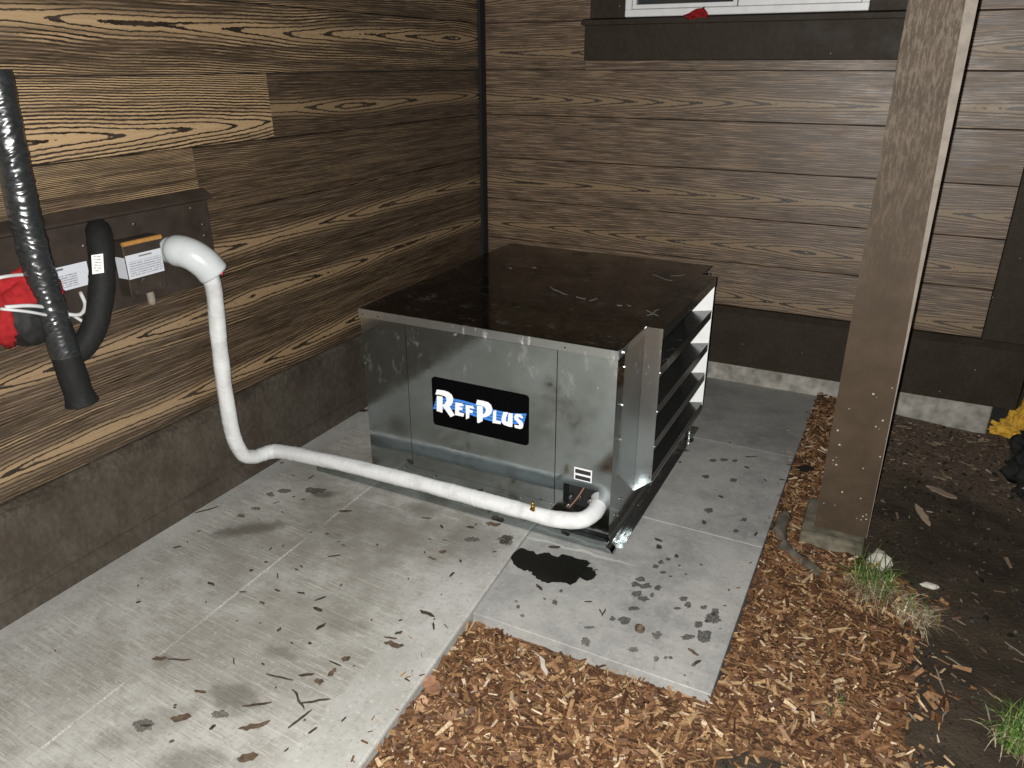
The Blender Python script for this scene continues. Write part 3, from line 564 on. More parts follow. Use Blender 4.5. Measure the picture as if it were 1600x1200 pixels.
# corner strip and base trims
MB().box(-0.022, 0.014, -0.078, -0.012, 0.30, 3.3).build('corner_strip', GAP, left, bevel=0.003)
MB().box(0.0, 0.028, -9.0, -0.03, 0.066, 0.322).build('base_board', BASE, left, bevel=0.003)
MB().prism([(-0.02, 0.3225), (0.0305, 0.3225), (0.0305, 0.3490), (0.006, 0.3635), (-0.02, 0.3635)], 'y', -9.0, -0.03).build('base_cap', LEDGE, left)
MB().prism([(-0.02, 0.0), (0.045, 0.0), (0.040, 0.058), (0.026, 0.0655), (-0.02, 0.0655)], 'y', -9.0, -0.03).build('sill_plate', BASE, left)
MB().box(0.0, 2.95, -0.030, 0.012, 0.030, 0.3145).build('base_board', TRIM, back, bevel=0.003)
MB().prism([(0.01, 0.315), (-0.040, 0.315), (-0.040, 0.330), (-0.012, 0.360), (0.01, 0.363)], 'x', 0.03, 2.95).build('base_cap', TRIM, back)
MB().box(0.0, 2.855, -0.022, 0.2, -0.45, 0.0295).build('foundation', FOUND, back, bevel=0.006)
MB().box(2.735, 2.95, -0.026, 0.012, 0.364, 3.3).build('corner_board', TRIM, back, bevel=0.003)
# window
casing = MB().box(0.646, 0.838, -0.024, 0.012, 1.816, 3.1).build('window_casing', TRIM, back, bevel=0.002)
MB().box(1.994, 2.150, -0.024, 0.012, 1.816, 3.1).build('window_casing', TRIM, back, bevel=0.002)
MB().box(0.620, 2.152, -0.028, 0.012, 1.615, 1.784).build('window_apron', TRIM, back, bevel=0.002)
MB().prism([(0.012, 1.7845), (-0.050, 1.7845), (-0.050, 1.808), (-0.012, 1.8155), (0.012, 1.8155)], 'x', 0.606, 2.155).build('window_sill', TRIM, back)
win = MB()
for a in ((0.840, 1.992, 1.818, 1.852), (0.840, 0.874, 1.852, 3.0), (1.958, 1.992, 1.852, 3.0), (0.874, 1.958, 2.97, 3.0)):
    win.box(a[0], a[1], -0.034, 0.010, a[2], a[3])
win = win.build('window', VINYL, back, bevel=0.003)
m = MB()
for a in ((0.876, 1.402, 1.854, 1.874), (0.876, 0.896, 1.874, 2.95), (1.382, 1.402, 1.874, 2.95)):
    m.box(a[0], a[1], -0.026, 0.008, a[2], a[3])
m.build('sash', VINYL, win, bevel=0.002)
m = MB()
for a in ((1.406, 1.956, 1.854, 1.890), (1.406, 1.436, 1.890, 2.95), (1.926, 1.956, 1.890, 2.95)):
    m.box(a[0], a[1], -0.018, 0.008, a[2], a[3])
m.build('sash', VINYL, win, bevel=0.002)
MB().box(0.890, 1.390, -0.004, 0.004, 1.868, 2.96).build('pane', GLASS, win)
MB().box(1.430, 1.930, -0.002, 0.006, 1.884, 2.96).build('pane', GLASS, win)
# red scrap of cloth caught on the sill
rs = []
for j in range(7):
    for i in range(9):
        u = i / 8; v = j / 6
        rs.append((1.165 + 0.10 * u + 0.012 * math.sin(v * 5), -0.055 - 0.010 * math.sin(u * 7 + v * 3) - 0.004 * v, 1.80 + 0.055 * v * (0.35 + 0.65 * u) + 0.012 * mn.noise(Vector((u * 4, v * 4, 2)))))
cl = mesh_obj('red_rag', rs, [(j * 9 + i, j * 9 + i + 1, (j + 1) * 9 + i + 1, (j + 1) * 9 + i) for j in range(6) for i in range(8)], RED, smooth=True)
so_ = cl.modifiers.new('thick', 'SOLIDIFY'); so_.thickness = 0.003
tag(cl, 'small red scrap of cloth caught on the window sill', 'cloth')

# ------------------------------------------------------------------ refrigeration unit
U = empty('condensing_unit', (1.05, -1.35, 0))
tag(U, 'galvanised sheet metal condensing unit with black and blue logo sign and side louvres', 'refrigeration unit')
XL, XRr, YF, YB, ZB, ZT = 0.536, 1.558, -1.975, -0.74, 0.046, 0.757
MB().box(XL + 0.006, XRr - 0.075, YF + 0.075, YB - 0.004, ZB + 0.002, ZT - 0.02).build('core', DARK, U)
MB().box(XL + 0.006, 1.374, YF + 0.004, YF + 0.074, ZB + 0.002, ZT - 0.02).build('core', DARK, U)
MB().box(XL, 0.7355, YF, YF + 0.003, 0.132, 0.7225).build('front_panel', ZINC, U)
acc = MB().box(0.7385, 1.3455, YF - 0.0012, YF + 0.003, 0.1335, 0.7215).build('access_panel', ZINC, U)
m = MB()
xs = [1.3485, 1.381, 1.516, XRr]; zs = [0.1325, 0.147, 0.226, 0.7225]
for i in range(3):
    for j in range(3):
        if (i, j) == (1, 1): continue
        m.box(xs[i], xs[i + 1], YF, YF + 0.003, zs[j], zs[j + 1])
m.build('front_panel', ZINC, U)
MB().box(XL, XRr, YF + 0.0005, YF + 0.0035, ZB, 0.1315).build('bottom_panel', ZINC, U)
MB().box(XL, XL + 0.003, YF + 0.0036, YB, ZB, 0.7225).build('side_panel', ZINC, U)
MB().box(XL, XRr, YB - 0.003, YB, ZB, 0.7225).build('rear_panel', ZINC, U)
MB().box(XRr - 0.003, XRr, YF + 0.0036, -1.7035, ZB, 0.7225).build('side_panel', ZINC, U)
MB().box(XRr - 0.003, XRr, -0.928, YB - 0.0035, ZB, 0.7225).build('side_panel', ZINC, U)
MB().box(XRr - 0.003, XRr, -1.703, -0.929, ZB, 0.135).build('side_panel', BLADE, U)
# lid: top sheet with turned-down flange
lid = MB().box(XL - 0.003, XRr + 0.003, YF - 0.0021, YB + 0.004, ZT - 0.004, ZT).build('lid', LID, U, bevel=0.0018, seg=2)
m = MB(); m.box(XL - 0.003, XRr + 0.003, YF - 0.0065, YF - 0.0022, 0.724, ZT - 0.0015); m.box(XRr + 0.0012, XRr + 0.003, YF - 0.0021, -1.7035, 0.724, ZT - 0.0045)
m.box(XL - 0.003, XL - 0.0012, YF - 0.0021, YB, 0.724, ZT - 0.0045)
m.build('flange', ZINC2, lid, bevel=0.0007)
# louvred hood on the right side
hood = MB()
prof = [(1.5585, 0.096), (1.623, 0.152), (1.623, ZT), (1.5585, ZT)]
hx = 1.623
MB().prism(prof, 'y', -1.7032, -1.7008).build('hood_end', ZINC2, U)
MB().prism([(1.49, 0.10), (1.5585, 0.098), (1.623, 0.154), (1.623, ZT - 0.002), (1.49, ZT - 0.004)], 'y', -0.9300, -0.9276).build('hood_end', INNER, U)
MB().prism([(1.560, 0.096), (1.6232, 0.151), (1.6232, ZT + 0.001), (1.560, ZT + 0.001)], 'y', -0.9270, -0.9250).build('hood_end_skin', ZINC2, U)
MB().box(1.5625, 1.6255, -1.7036, -0.9245, ZT - 0.002, ZT + 0.0005).build('hood_top', LID, U)
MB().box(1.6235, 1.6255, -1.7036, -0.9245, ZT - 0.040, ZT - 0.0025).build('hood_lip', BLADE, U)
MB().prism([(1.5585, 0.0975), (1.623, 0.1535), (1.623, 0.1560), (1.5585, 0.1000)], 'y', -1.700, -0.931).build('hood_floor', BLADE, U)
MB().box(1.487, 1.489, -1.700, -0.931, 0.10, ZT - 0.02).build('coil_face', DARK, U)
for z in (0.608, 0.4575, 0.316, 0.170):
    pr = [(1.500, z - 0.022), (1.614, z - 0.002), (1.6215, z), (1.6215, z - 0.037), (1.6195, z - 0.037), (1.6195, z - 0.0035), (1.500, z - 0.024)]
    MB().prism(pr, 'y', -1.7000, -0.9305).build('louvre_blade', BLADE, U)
    MB().cyl((1.6225, -0.936, z - 0.004), (1, 0, 0), 0.004, 0.004, 8).build('rivet', SCREW, U)
    MB().cyl((1.6225, -1.697, z - 0.018), (1, 0, 0), 0.004, 0.004, 8).build('rivet', SCREW, U)
# screws on the front
for x, z in ((0.622, 0.735), (0.70, 0.118), (0.84, 0.112), (1.215, 0.120), (1.33, 0.118), (1.375, 0.738), (0.552, 0.735), (1.10, 0.1), (1.40, 0.135), (0.95, 0.715)):
    MB().cyl((x, YF - 0.0045, z), (0, 1, 0), 0.0055, 0.004, 8).cyl((x, YF - 0.0065, z), (0, 1, 0), 0.0032, 0.002, 6).build('screw', SCREW, U)
for y, z in ((-1.90, 0.10), (-1.85, 0.14), (-1.93, 0.735)):
    MB().cyl((XRr + 0.0032, y, z), (1, 0, 0), 0.006, 0.004, 8).build('screw', SCREW, U)
# base rails and flashing
MB().box(0.254, 1.562, -2.000, -1.962, 0.002, 0.044).build('base_rail', ZINC, U, bevel=0.002)
MB().box(1.522, 1.5575, -1.9615, -0.8005, -0.004, 0.0455).build('base_rail', ZINC2, U, bevel=0.001)
MB().box(0.40, 1.562, -0.80, -0.76, -0.010, 0.044).build('base_rail', ZINC, U, bevel=0.002)
fl = []
NY = 46
for j in range(NY + 1):
    y = -1.955 + j * (1.10 / NY)
    for i in range(9):
        x = 1.560 + i * 0.0055
        fl.append((x, y, 0.004 + 0.0016 * abs(mn.noise(Vector((x * 60, y * 22, 1)))) + 0.0012 * mn.noise(Vector((x * 25, y * 50, 3))) + 0.004 * max(0, 1 - (i / 2.0))))
o = mesh_obj('side_flashing', fl, [(j * 9 + i, j * 9 + i + 1, (j + 1) * 9 + i + 1, (j + 1) * 9 + i) for j in range(NY) for i in range(8)], BLADE2, U)
MB().prism([(1.553, 0.003), (1.590, 0.003), (1.588, 0.010), (1.578, 0.022), (1.563, 0.032)], 'y', -2.004, -1.966).build('corner_bracket', ZINC, U, bevel=0.003)
m = MB(); m.cyl((1.592, -1.00, -0.002), (0, 0, 1), 0.026, 0.012, 14, 0.022).cyl((1.592, -1.00, 0.010), (0, 0, 1), 0.015, 0.022, 12).cyl((1.592, -1.00, 0.030), (0, 0, 1), 0.021, 0.012, 14).cyl((1.592, -1.00, 0.042), (0, 0, 1), 0.012, 0.012, 6)
m.build('leg_bolt', SHINY, U, bevel=0.0015)
# what shows inside the pipe opening
ins = MB().box(1.376, 1.480, YF + 0.068, YF + 0.072, 0.13, 0.24).build('opening_back', DARK, U)
for p, r, h in (((1.405, YF + 0.02, 0.158), 0.010, 0.012), ((1.438, YF + 0.025, 0.160), 0.009, 0.012), ((1.478, YF + 0.02, 0.160), 0.011, 0.012), ((1.49, YF + 0.035, 0.166), 0.008, 0.012)):
    MB().cyl(p, (0, 0, 1), r, h, 6).cyl((p[0], p[1], p[2] + h), (0, 0, 1), r * 0.6, 0.006, 10).build('valve_nut', SCREW, U)
tube('service_pipe', smooth_path([(1.41, YF - 0.02, 0.140), (1.43, YF + 0.01, 0.168), (1.45, YF + 0.05, 0.215), (1.46, YF + 0.066, 0.24)], 0.008), 0.006, plain('dark_copper', (0.08, 0.045, 0.03), 0.5, 0.5), U, 10)
# small printed label
lab = mesh_obj('label', [(0, 0, 0), (0.067, 0, 0), (0.067, 0, 0.050), (0, 0, 0.050)], [(0, 1, 2, 3)],
               label_mat('small_rating_label', [(0.004, 0.019, 0.005, 0.062, 1.0, 0), (0.027, 0.043, 0.004, 0.062, 1.0, 0)], (0.66, 0.66, 0.66)), U)
lab.location = (1.4205, YF - 0.0010, 0.2515); lab.parent = U; lab.matrix_parent_inverse = wm(U).inverted()
# logo sign
sign = empty('tmp'); bpy.data.objects.remove(sign)
SX, SZ = 1.0438, 0.4390
sp = []
hw, hh, rr = 0.199, 0.0975, 0.013
for cx, cz, a0 in ((hw - rr, hh - rr, 0), (-hw + rr, hh - rr, 90), (-hw + rr, -hh + rr, 180), (hw - rr, -hh + rr, 270)):
    for k in range(6):
        t = math.radians(a0 + 18 * k); sp.append((SX + cx + rr * math.cos(t), SZ + cz + rr * math.sin(t)))
plate = MB().prism(sp, 'y', YF - 0.0042, YF - 0.0015).build('sign_plate', SIGNBLACK, U)
def flat(name, pts, y, mat, parent):
    m = MB(); m.prism([(SX + a, SZ + b) for a, b in pts], 'y', y - 0.0004, y); return m.build(name, mat, parent)
def lerp_path(P, t):
    x = P[0][0] + (P[-1][0] - P[0][0]) * t
    for a, b in zip(P, P[1:]):
        if a[0] <= x <= b[0] + 1e-9:
            k = (x - a[0]) / (b[0] - a[0]); k2 = k; return (x, a[1] + (b[1] - a[1]) * k2)
    return P[-1]
NS = 4
for s in range(NS):
    a = s / NS + 0.02; b = a + 0.80 / NS; up = []; dn = []
    for i in range(41):
        t = i / 40; p = lerp_path(LOGO['top'], t); q = lerp_path(LOGO['bot'], t)
        up.append((p[0] + (q[0] - p[0]) * a, p[1] + (q[1] - p[1]) * a)); dn.append((p[0] + (q[0] - p[0]) * b, p[1] + (q[1] - p[1]) * b))
    def sm(L):
        return [L[0]] + [(L[i][0], (L[i - 1][1] + L[i][1] + L[i + 1][1]) / 3) for i in range(1, len(L) - 1)] + [L[-1]]
    up = sm(sm(up)); dn = sm(sm(dn))
    m = MB(); n = len(up)
    m.add([(SX + x, YF - 0.0046, SZ + z) for x, z in up] + [(SX + x, YF - 0.0046, SZ + z) for x, z in dn], [(i, i + 1, n + i + 1, n + i) for i in range(n - 1)])
    m.build('logo_stripe', SIGNBLUE, plate)
for k, pts in LOGO.items():
    if k in ('top', 'bot'): continue
    flat('logo_letter', pts, YF - 0.0050, SIGNWHITE, plate)

# ------------------------------------------------------------------ white insulated pipe, elbow
P = smooth_path([(0.130, -2.320, 0.96), (0.134, -2.290, 0.90), (0.112, -2.266, 0.80), (0.095, -2.263, 0.65), (0.090, -2.268, 0.45), (0.090, -2.266, 0.27),
                 (0.092, -2.236, 0.160), (0.098, -2.190, 0.122), (0.104, -2.150, 0.114), (0.122, -2.112, 0.114), (0.170, -2.095, 0.117), (0.369, -2.095, 0.132), (0.802, -2.095, 0.145), (1.324, -2.095, 0.148),
                 (1.430, -2.094, 0.152), (1.490, -2.072, 0.157), (1.514, -2.020, 0.163), (1.512, -1.965, 0.165), (1.500, -1.925, 0.165)], 0.0022)
def wrapd(t, a, s):
    k = (s + 0.010 * math.sin(a + s * 3)) / 0.043 + 0.35 * mn.noise(Vector((s * 7, 2, 2)))
    e = abs(k - round(k))
    return 0.0038 * max(0.0, mn.noise(Vector((round(k) * 3.7, 0.3, 0.9)))) * max(0, 1 - e * 16) + 0.0032 * mn.noise(Vector((s * 9, math.cos(a) * 1.2, math.sin(a) * 1.2))) + 0.0010 * mn.noise(Vector((s * 60, math.cos(a) * 3, math.sin(a) * 3)))
W = empty('insulated_pipe', (0.09, -2.26, 0.08))
tag(W, 'white wrapped pipe dropping down the left wall and running along the unit front', 'pipe')
tube('pipe_wrap', P, lambda t: 0.0292, WHITE, W, 24, True, wrapd)
v = MB().cyl((1.331, -2.118, 0.176), (0, -0.15, 1), 0.0065, 0.014, 8).cyl((1.331, -2.120, 0.190), (0, -0.15, 1), 0.0085, 0.010, 6).cyl((1.331, -2.122, 0.200), (0, -0.15, 1), 0.005, 0.014, 10)
v.cyl((1.322, -2.124, 0.184), (1, 0, 0), 0.0050, 0.018, 8)
v.build('valve', BRASS, W, bevel=0.0006)
tube('red_wire', smooth_path([(0.140, -2.285, 0.950), (0.165, -2.262, 0.925), (0.168, -2.270, 0.908)], 0.005), 0.0035, REDW, W, 8)
EP = smooth_path([(0.040, -2.352, 1.000), (0.060, -2.351, 1.001), (0.090, -2.346, 0.999), (0.120, -2.333, 0.985), (0.144, -2.312, 0.955), (0.158, -2.293, 0.917)], 0.008)
el = tube('pvc_elbow', EP, lambda t: 0.0545 - 0.010 * max(0, 1 - t / 0.12) ** 2, PVC, None, 32, False, lambda t, a, s: 0.0006 * mn.noise(Vector((s * 20, math.cos(a), math.sin(a)))))
so_ = el.modifiers.new('thick', 'SOLIDIFY'); so_.thickness = 0.006; so_.offset = -1
MB().cyl((0.024, -2.352, 1.0), (1, 0, 0), 0.045, 0.024, 28).build('wall_stub', PVC, el)
tag(el, 'pale grey plastic elbow on the wall with the white pipe coming out', 'pipe fitting')

# ------------------------------------------------------------------ brown metal panel and box on the left wall
PN = empty('wall_panel', (0.02, -2.6, 0.85))
tag(PN, 'dark brown sheet metal cover panel screwed on the left wall behind the black hoses', 'metal panel')
MB().box(0.003, 0.024, -3.9, -2.155, 0.846, 1.145).build('panel_sheet', BROWNMETAL, PN, bevel=0.002)
MB().prism([(0.003, 1.1455), (0.030, 1.1455), (0.046, 1.152), (0.046, 1.160), (0.010, 1.186), (0.003, 1.186)], 'y', -3.9, -2.150).build('panel_hood', BROWNMETAL, PN)
for y, z in ((-2.19, 1.06), (-2.19, 1.02), (-2.66, 1.075), (-2.70, 0.91), (-2.47, 1.11), (-2.79, 1.10), (-2.62, 0.88), (-2.23, 1.125)):
    MB().cyl((0.024, y, z), (1, 0, 0), 0.005, 0.003, 8).build('screw', SCREW, PN)
def wall_label(name, y0, z0, w, h, x, mat, parent, tilt=0.0):
    o = mesh_obj(name, [(0, 0, 0), (w, 0, 0), (w, 0, h), (0, 0, h)], [(0, 1, 2, 3)], mat)
    o.location = (x, y0, z0); o.rotation_euler = (0, tilt, HALF)
    o.parent = parent; o.matrix_parent_inverse = wm(parent).inverted(); return o
LAB = label_mat('printed_white_label', [(0.063, 0.069, 0.045, 0.10, 0.8, 0), (0.008, 0.050, 0.008, 0.140, 0.55, 140.0)], (0.50, 0.52, 0.56))
LAB2 = label_mat('printed_white_label_small', [(0.066, 0.071, 0.05, 0.10, 0.7, 0), (0.008, 0.056, 0.008, 0.135, 0.5, 130.0)], (0.52, 0.54, 0.58))
wall_label('label', -2.845, 0.955, 0.180, 0.074, 0.0255, LAB, PN)
BX = empty('service_box', (0.06, -2.5, 0.89))
tag(BX, 'small brown service box with white label and added orange reflection strip on top beside the elbow', 'junction box')
MB().box(0.024, 0.076, -2.568, -2.426, 0.890, 1.0685).build('box_body', BROWNMETAL, BX, bevel=0.002)
MB().box(0.024, 0.074, -2.569, -2.424, 1.069, 1.074).build('box_top', BROWNMETAL, BX)
MB().cyl((0.079, -2.569, 1.066), (0, 1, 0), 0.0075, 0.147, 10).build('reflection_strip', ORANGE, BX)  # orange strip models the siding's reflection in the glossy box front
wall_label('label', -2.566, 0.950, 0.138, 0.078, 0.0770, LAB2, BX)
lw = mesh_obj('label', [(0.030, -2.5687, 0.952), (0.0755, -2.5687, 0.952), (0.0755, -2.5687, 1.022), (0.030, -2.5687, 1.022)], [(0, 1, 2, 3)], LAB2, BX)
for y, z, r in ((-2.515, 0.936, 0.009), (-2.545, 0.906, 0.008), (-2.450, 0.910, 0.007)):
    MB().cyl((0.076, y, z), (1, 0, 0), r, 0.005, 10, r * 0.7).build('screw', SCREW, BX)
tube('drain_stub', smooth_path([(0.06, -2.49, 0.90), (0.062, -2.488, 0.87), (0.060, -2.487, 0.845)], 0.01), 0.013, plain('cloudy_tube', (0.20, 0.17, 0.14), 0.25), BX, 14)

# ------------------------------------------------------------------ black hoses
def wr1(t, a, s):
    # folds of loosely wound black tape, calmer near the lower end
    k = 0.35 + 0.65 * max(0.0, min(1.0, t / 0.2))
    q = Vector((math.cos(a) * 1.1, math.sin(a) * 1.1, s * 26 + 0.7 * math.sin(a)))
    return k * (0.0016 * abs(mn.noise(q)) + 0.0042 * abs(mn.noise(Vector((math.cos(a) * 0.7, math.sin(a) * 0.7, s * 78 + 0.9 * math.sin(a * 2 + s * 9))))) + 0.0012 * mn.noise(Vector((math.cos(a) * 4, math.sin(a) * 4, s * 110)))) + 0.0012 * mn.noise(Vector((math.cos(a) * 2, math.sin(a) * 2, s * 25 + 40)))
H1 = empty('black_hose', (0.13, -2.86, 0.64)); tag(H1, 'thick wrinkled black wrapped hose hanging at the left edge, flared lower end', 'hose')
HP = smooth_path([(0.150, -2.862, 0.645), (0.146, -2.867, 0.72), (0.140, -2.874, 0.86), (0.132, -2.880, 1.02), (0.130, -2.882, 1.19), (0.130, -2.876, 1.40), (0.130, -2.872, 1.50), (0.130, -2.868, 1.588)], 0.002)
NC = int(len(HP) * 0.17)
tube('hose_end', HP[:NC + 3], lambda t: 0.0400 + 0.0075 * max(0, 1 - t / 0.28) ** 2, BLACKFOAM, H1, 48, True, lambda t, a, s: 0.0014 * mn.noise(Vector((math.cos(a) * 2, math.sin(a) * 2, s * 30))))
tube('hose_wrap', HP[NC:], lambda t: 0.0392 + 0.002 * max(0, 1 - t / 0.1), BLACKWRAP, H1, 48, True, wr1)
MB().box(-0.004, 0.118, -2.882, -2.862, 1.46, 1.474).build('wall_clip', SCREW, H1, bevel=0.001)
H2 = empty('black_hose', (0.1, -2.66, 0.82)); tag(H2, 'short curved black foam hose with white tag, bent from the panel to the thick hose', 'hose')
HQ = smooth_path([(0.00, -2.585, 1.100), (0.05, -2.620, 1.118), (0.098, -2.654, 1.112), (0.128, -2.680, 1.065), (0.140, -2.702, 1.00), (0.146, -2.730, 0.930), (0.146, -2.765, 0.862), (0.140, -2.808, 0.812), (0.132, -2.860, 0.790)], 0.005)
tube('hose_wrap', HQ, 0.0355, BLACKFOAM, H2, 32, True, lambda t, a, s: 0.0015 * mn.noise(Vector((math.cos(a) * 2, math.sin(a) * 2, s * 30))) + (0.0035 * abs(mn.noise(Vector((math.cos(a) * 3, math.sin(a) * 3, s * 60)))) if t < 0.6 else 0))
tg = label_mat('hose_tag_print', [(0.006, 0.055, 0.005, 0.026, 0.7, 120.0)], (0.60, 0.60, 0.57))
ct = mesh_obj('tag', [(0, 0, 0), (0.031, 0, 0.006), (0.031, -0.003, 0.062), (0, -0.002, 0.056)], [(0, 1, 2, 3)], tg)
ct.location = (0.166, -2.748, 1.022); ct.rotation_euler = (math.radians(-12), 0.12, HALF - 0.75); ct.parent = H2; ct.matrix_parent_inverse = wm(H2).inverted()

# ------------------------------------------------------------------ red and black bag hanging behind the thick hose
def lump(name, c, r, mat, parent, amp, fr, seed, nu=56, nv=36, keep=None, warp=None):
    vs = []; fs = []
    for j in range(nv + 1):
        ph = math.pi * j / nv
        for i in range(nu):
            th = 2 * math.pi * i / nu
            d = Vector((math.sin(ph) * math.cos(th), math.sin(ph) * math.sin(th), math.cos(ph)))
            k = 1 + amp * mn.noise(d * fr + Vector((seed, 0, 0))) + amp * 0.5 * mn.noise(d * fr * 2.7 + Vector((seed, 5, 0)))
            p = Vector((d.x * r[0] * k, d.y * r[1] * k, d.z * r[2] * k))
            if warp: p = warp(p)
            vs.append(Vector(c) + p)
    for j in range(nv):
        for i in range(nu):
            q = (j * nu + i, j * nu + (i + 1) % nu, (j + 1) * nu + (i + 1) % nu, (j + 1) * nu + i)
            if keep is None or keep(sum((vs[k] for k in q), Vector()) / 4 - Vector(c)): fs.append(q)
    return mesh_obj(name, vs, fs, mat, parent, smooth=True)
BG = empty('tool_bag', (0.08, -2.92, 0.84)); tag(BG, 'red and black soft bag with grey straps hanging behind the thick hose', 'bag')
BC = (0.085, -2.905, 0.945)
lump('bag_body', BC, (0.055, 0.100, 0.105), plain('black_nylon', (0.012, 0.011, 0.011), 0.7, 0, 0.3, 0.3, 60, 0.4), BG, 0.22, 1.6, 3.0)
o = lump('bag_flap', (BC[0], BC[1] - 0.004, BC[2]), (0.060, 0.108, 0.112), RED, BG, 0.20, 1.7, 3.1, keep=lambda p: p.z > 0.030 or p.y < -0.072)
so_ = o.modifiers.new('thick', 'SOLIDIFY'); so_.thickness = 0.004
for pts, r in (([(0.135, -3.00, 0.985), (0.152, -2.94, 0.975), (0.150, -2.88, 0.950), (0.135, -2.83, 0.925)], 0.0055), ([(0.13, -3.01, 0.982), (0.155, -2.95, 0.960), (0.155, -2.89, 0.930), (0.14, -2.84, 0.905)], 0.0045),
               ([(0.12, -2.83, 0.915), (0.135, -2.795, 0.905), (0.125, -2.765, 0.925), (0.10, -2.755, 0.960)], 0.006), ([(0.11, -2.80, 0.90), (0.12, -2.775, 0.87), (0.10, -2.765, 0.86)], 0.005),
               ([(0.10, -3.03, 1.055), (0.12, -2.97, 1.062), (0.11, -2.90, 1.050), (0.09, -2.86, 1.03)], 0.005)):
    tube('strap', smooth_path(pts, 0.01), r, STRAP, BG, 8)

# ------------------------------------------------------------------ post and footing
PO = empty('timber_post', (2.285, -1.36, -0.02)); tag(PO, 'square brown painted timber post spattered with white flecks, right of the pad', 'post')
def post_pts(z, w):
    x0, x1, y0, y1 = 2.196, 2.380 - 0.006 * max(0, min(1, z / 1.7)), -1.452, -1.268
    return [(x0, y0, z), (x1 - w, y0, z), (x1, y0 + w * 0.30, z), (x1, y1, z), (x0, y1, z)]
lv = [(-0.020, 0.0015), (0.30, 0.0018), (0.60, 0.004), (1.0, 0.012), (1.4, 0.022), (1.77, 0.032), (2.4, 0.042), (3.3, 0.046)]
vs = []; fs = []
for z, w in lv: vs += post_pts(z, w)
bevf = []
for k in range(len(lv) - 1):
    for i in range(5):
        q = (k * 5 + i, k * 5 + (i + 1) % 5, (k + 1) * 5 + (i + 1) % 5, (k + 1) * 5 + i)
        (bevf if i == 1 else fs).append(q)
fs.append((0, 4, 3, 2, 1)); fs.append(tuple(range(len(lv) * 5 - 5, len(lv) * 5)))
shaft = mesh_obj('shaft', vs, fs, POST, PO)
mesh_obj('planed_corner', vs, bevf, PALE, PO)['label'] = 'pale bare strip planed along the right corner of the post'
FT = empty('post_footing', (2.27, -1.42, -0.12)); tag(FT, 'mossy grey concrete footing under the brown post', 'concrete block')
m = MB(); m.box(2.152, 2.376, -1.508, -1.22, -0.110, -0.0235)
m.build('footing_block', MOSSY, FT, bevel=0.014, seg=2)
MB().box(2.300, 2.430, -1.585, -1.30, -0.24, -0.090).build('footing_step', MOSSY, FT, bevel=0.012, seg=2)
def rock(name, c, r, mat, label, cat, seed, amp=0.35, group=None):
    vs = []; bm = bmesh.new(); bmesh.ops.create_icosphere(bm, subdivisions=2, radius=1)
    for v in bm.verts:
        k = 1 + amp * mn.noise(v.co * 1.3 + Vector((seed, 0, 0))); v.co = Vector((v.co.x * r[0] * k, v.co.y * r[1] * k, v.co.z * r[2] * k)) + Vector(c)
    me = bpy.data.meshes.new(name); bm.to_mesh(me); bm.free(); me.materials.append(mat)
    o = bpy.data.objects.new(name, me); link(o); return tag(o, label, cat, group)
rock('broken_stone', (2.432, -1.515, -0.060), (0.038, 0.030, 0.045), STONE, 'pale broken stone leaning at the right end of the mossy footing', 'stone', 2.0, 0.5)
rock('stone', (2.60, -1.555, -0.085), (0.028, 0.014, 0.010), STONE, 'flat white stone chip lying on dark soil right of the grass tuft', 'stone', 5.0)
rock('soil_clod', (1.795, -2.330, 0.008), (0.016, 0.015, 0.013), LEAFB, 'small brown soil clod on the pad front near the footprints', 'clod', 7.0)
rt = tube('root', smooth_path([(2.090, -1.450, -0.005), (2.082, -1.500, -0.014), (2.092, -1.570, -0.040), (2.130, -1.618, -0.058), (2.190, -1.650, -0.064), (2.250, -1.680, -0.075)], 0.01),
          lambda t: 0.026 - 0.006 * abs(t - 0.5), ROOT, None, 14, True, lambda t, a, s: 0.009 * mn.noise(Vector((s * 26, math.cos(a) * 2, math.sin(a) * 2))))
tag(rt, 'bent grey root between the pad edge and the post footing', 'root')

# things at the right edge, by the end of the foundation
lump('spray_foam', (2.975, 0.05, -0.10), (0.120, 0.07, 0.130), YELLOW, None, 0.34, 5.5, 4.0, 90, 60, warp=lambda p: Vector((p.x, p.y, p.z * (0.85 + 1.35 * max(0, min(1, (p.x - 0.0) / 0.05)) * (1 if p.z > 0 else 0.3)))))
tag(bpy.data.objects['spray_foam'], 'rough yellow foam lump at the end of the concrete foundation', 'foam')
def bagd(p): return Vector((p.x + 0.02 * math.sin(p.z * 60), p.y, p.z + 0.012 * math.sin(p.x * 80 + p.y * 40)))
o = lump('rubbish_bag', (3.055, -0.56, -0.01), (0.15, 0.22, 0.19), BLACKBAG, None, 0.26, 4.2, 8.0, 80, 50, warp=bagd)
tag(o, 'crumpled black plastic bag at the right edge by the foundation', 'bag')

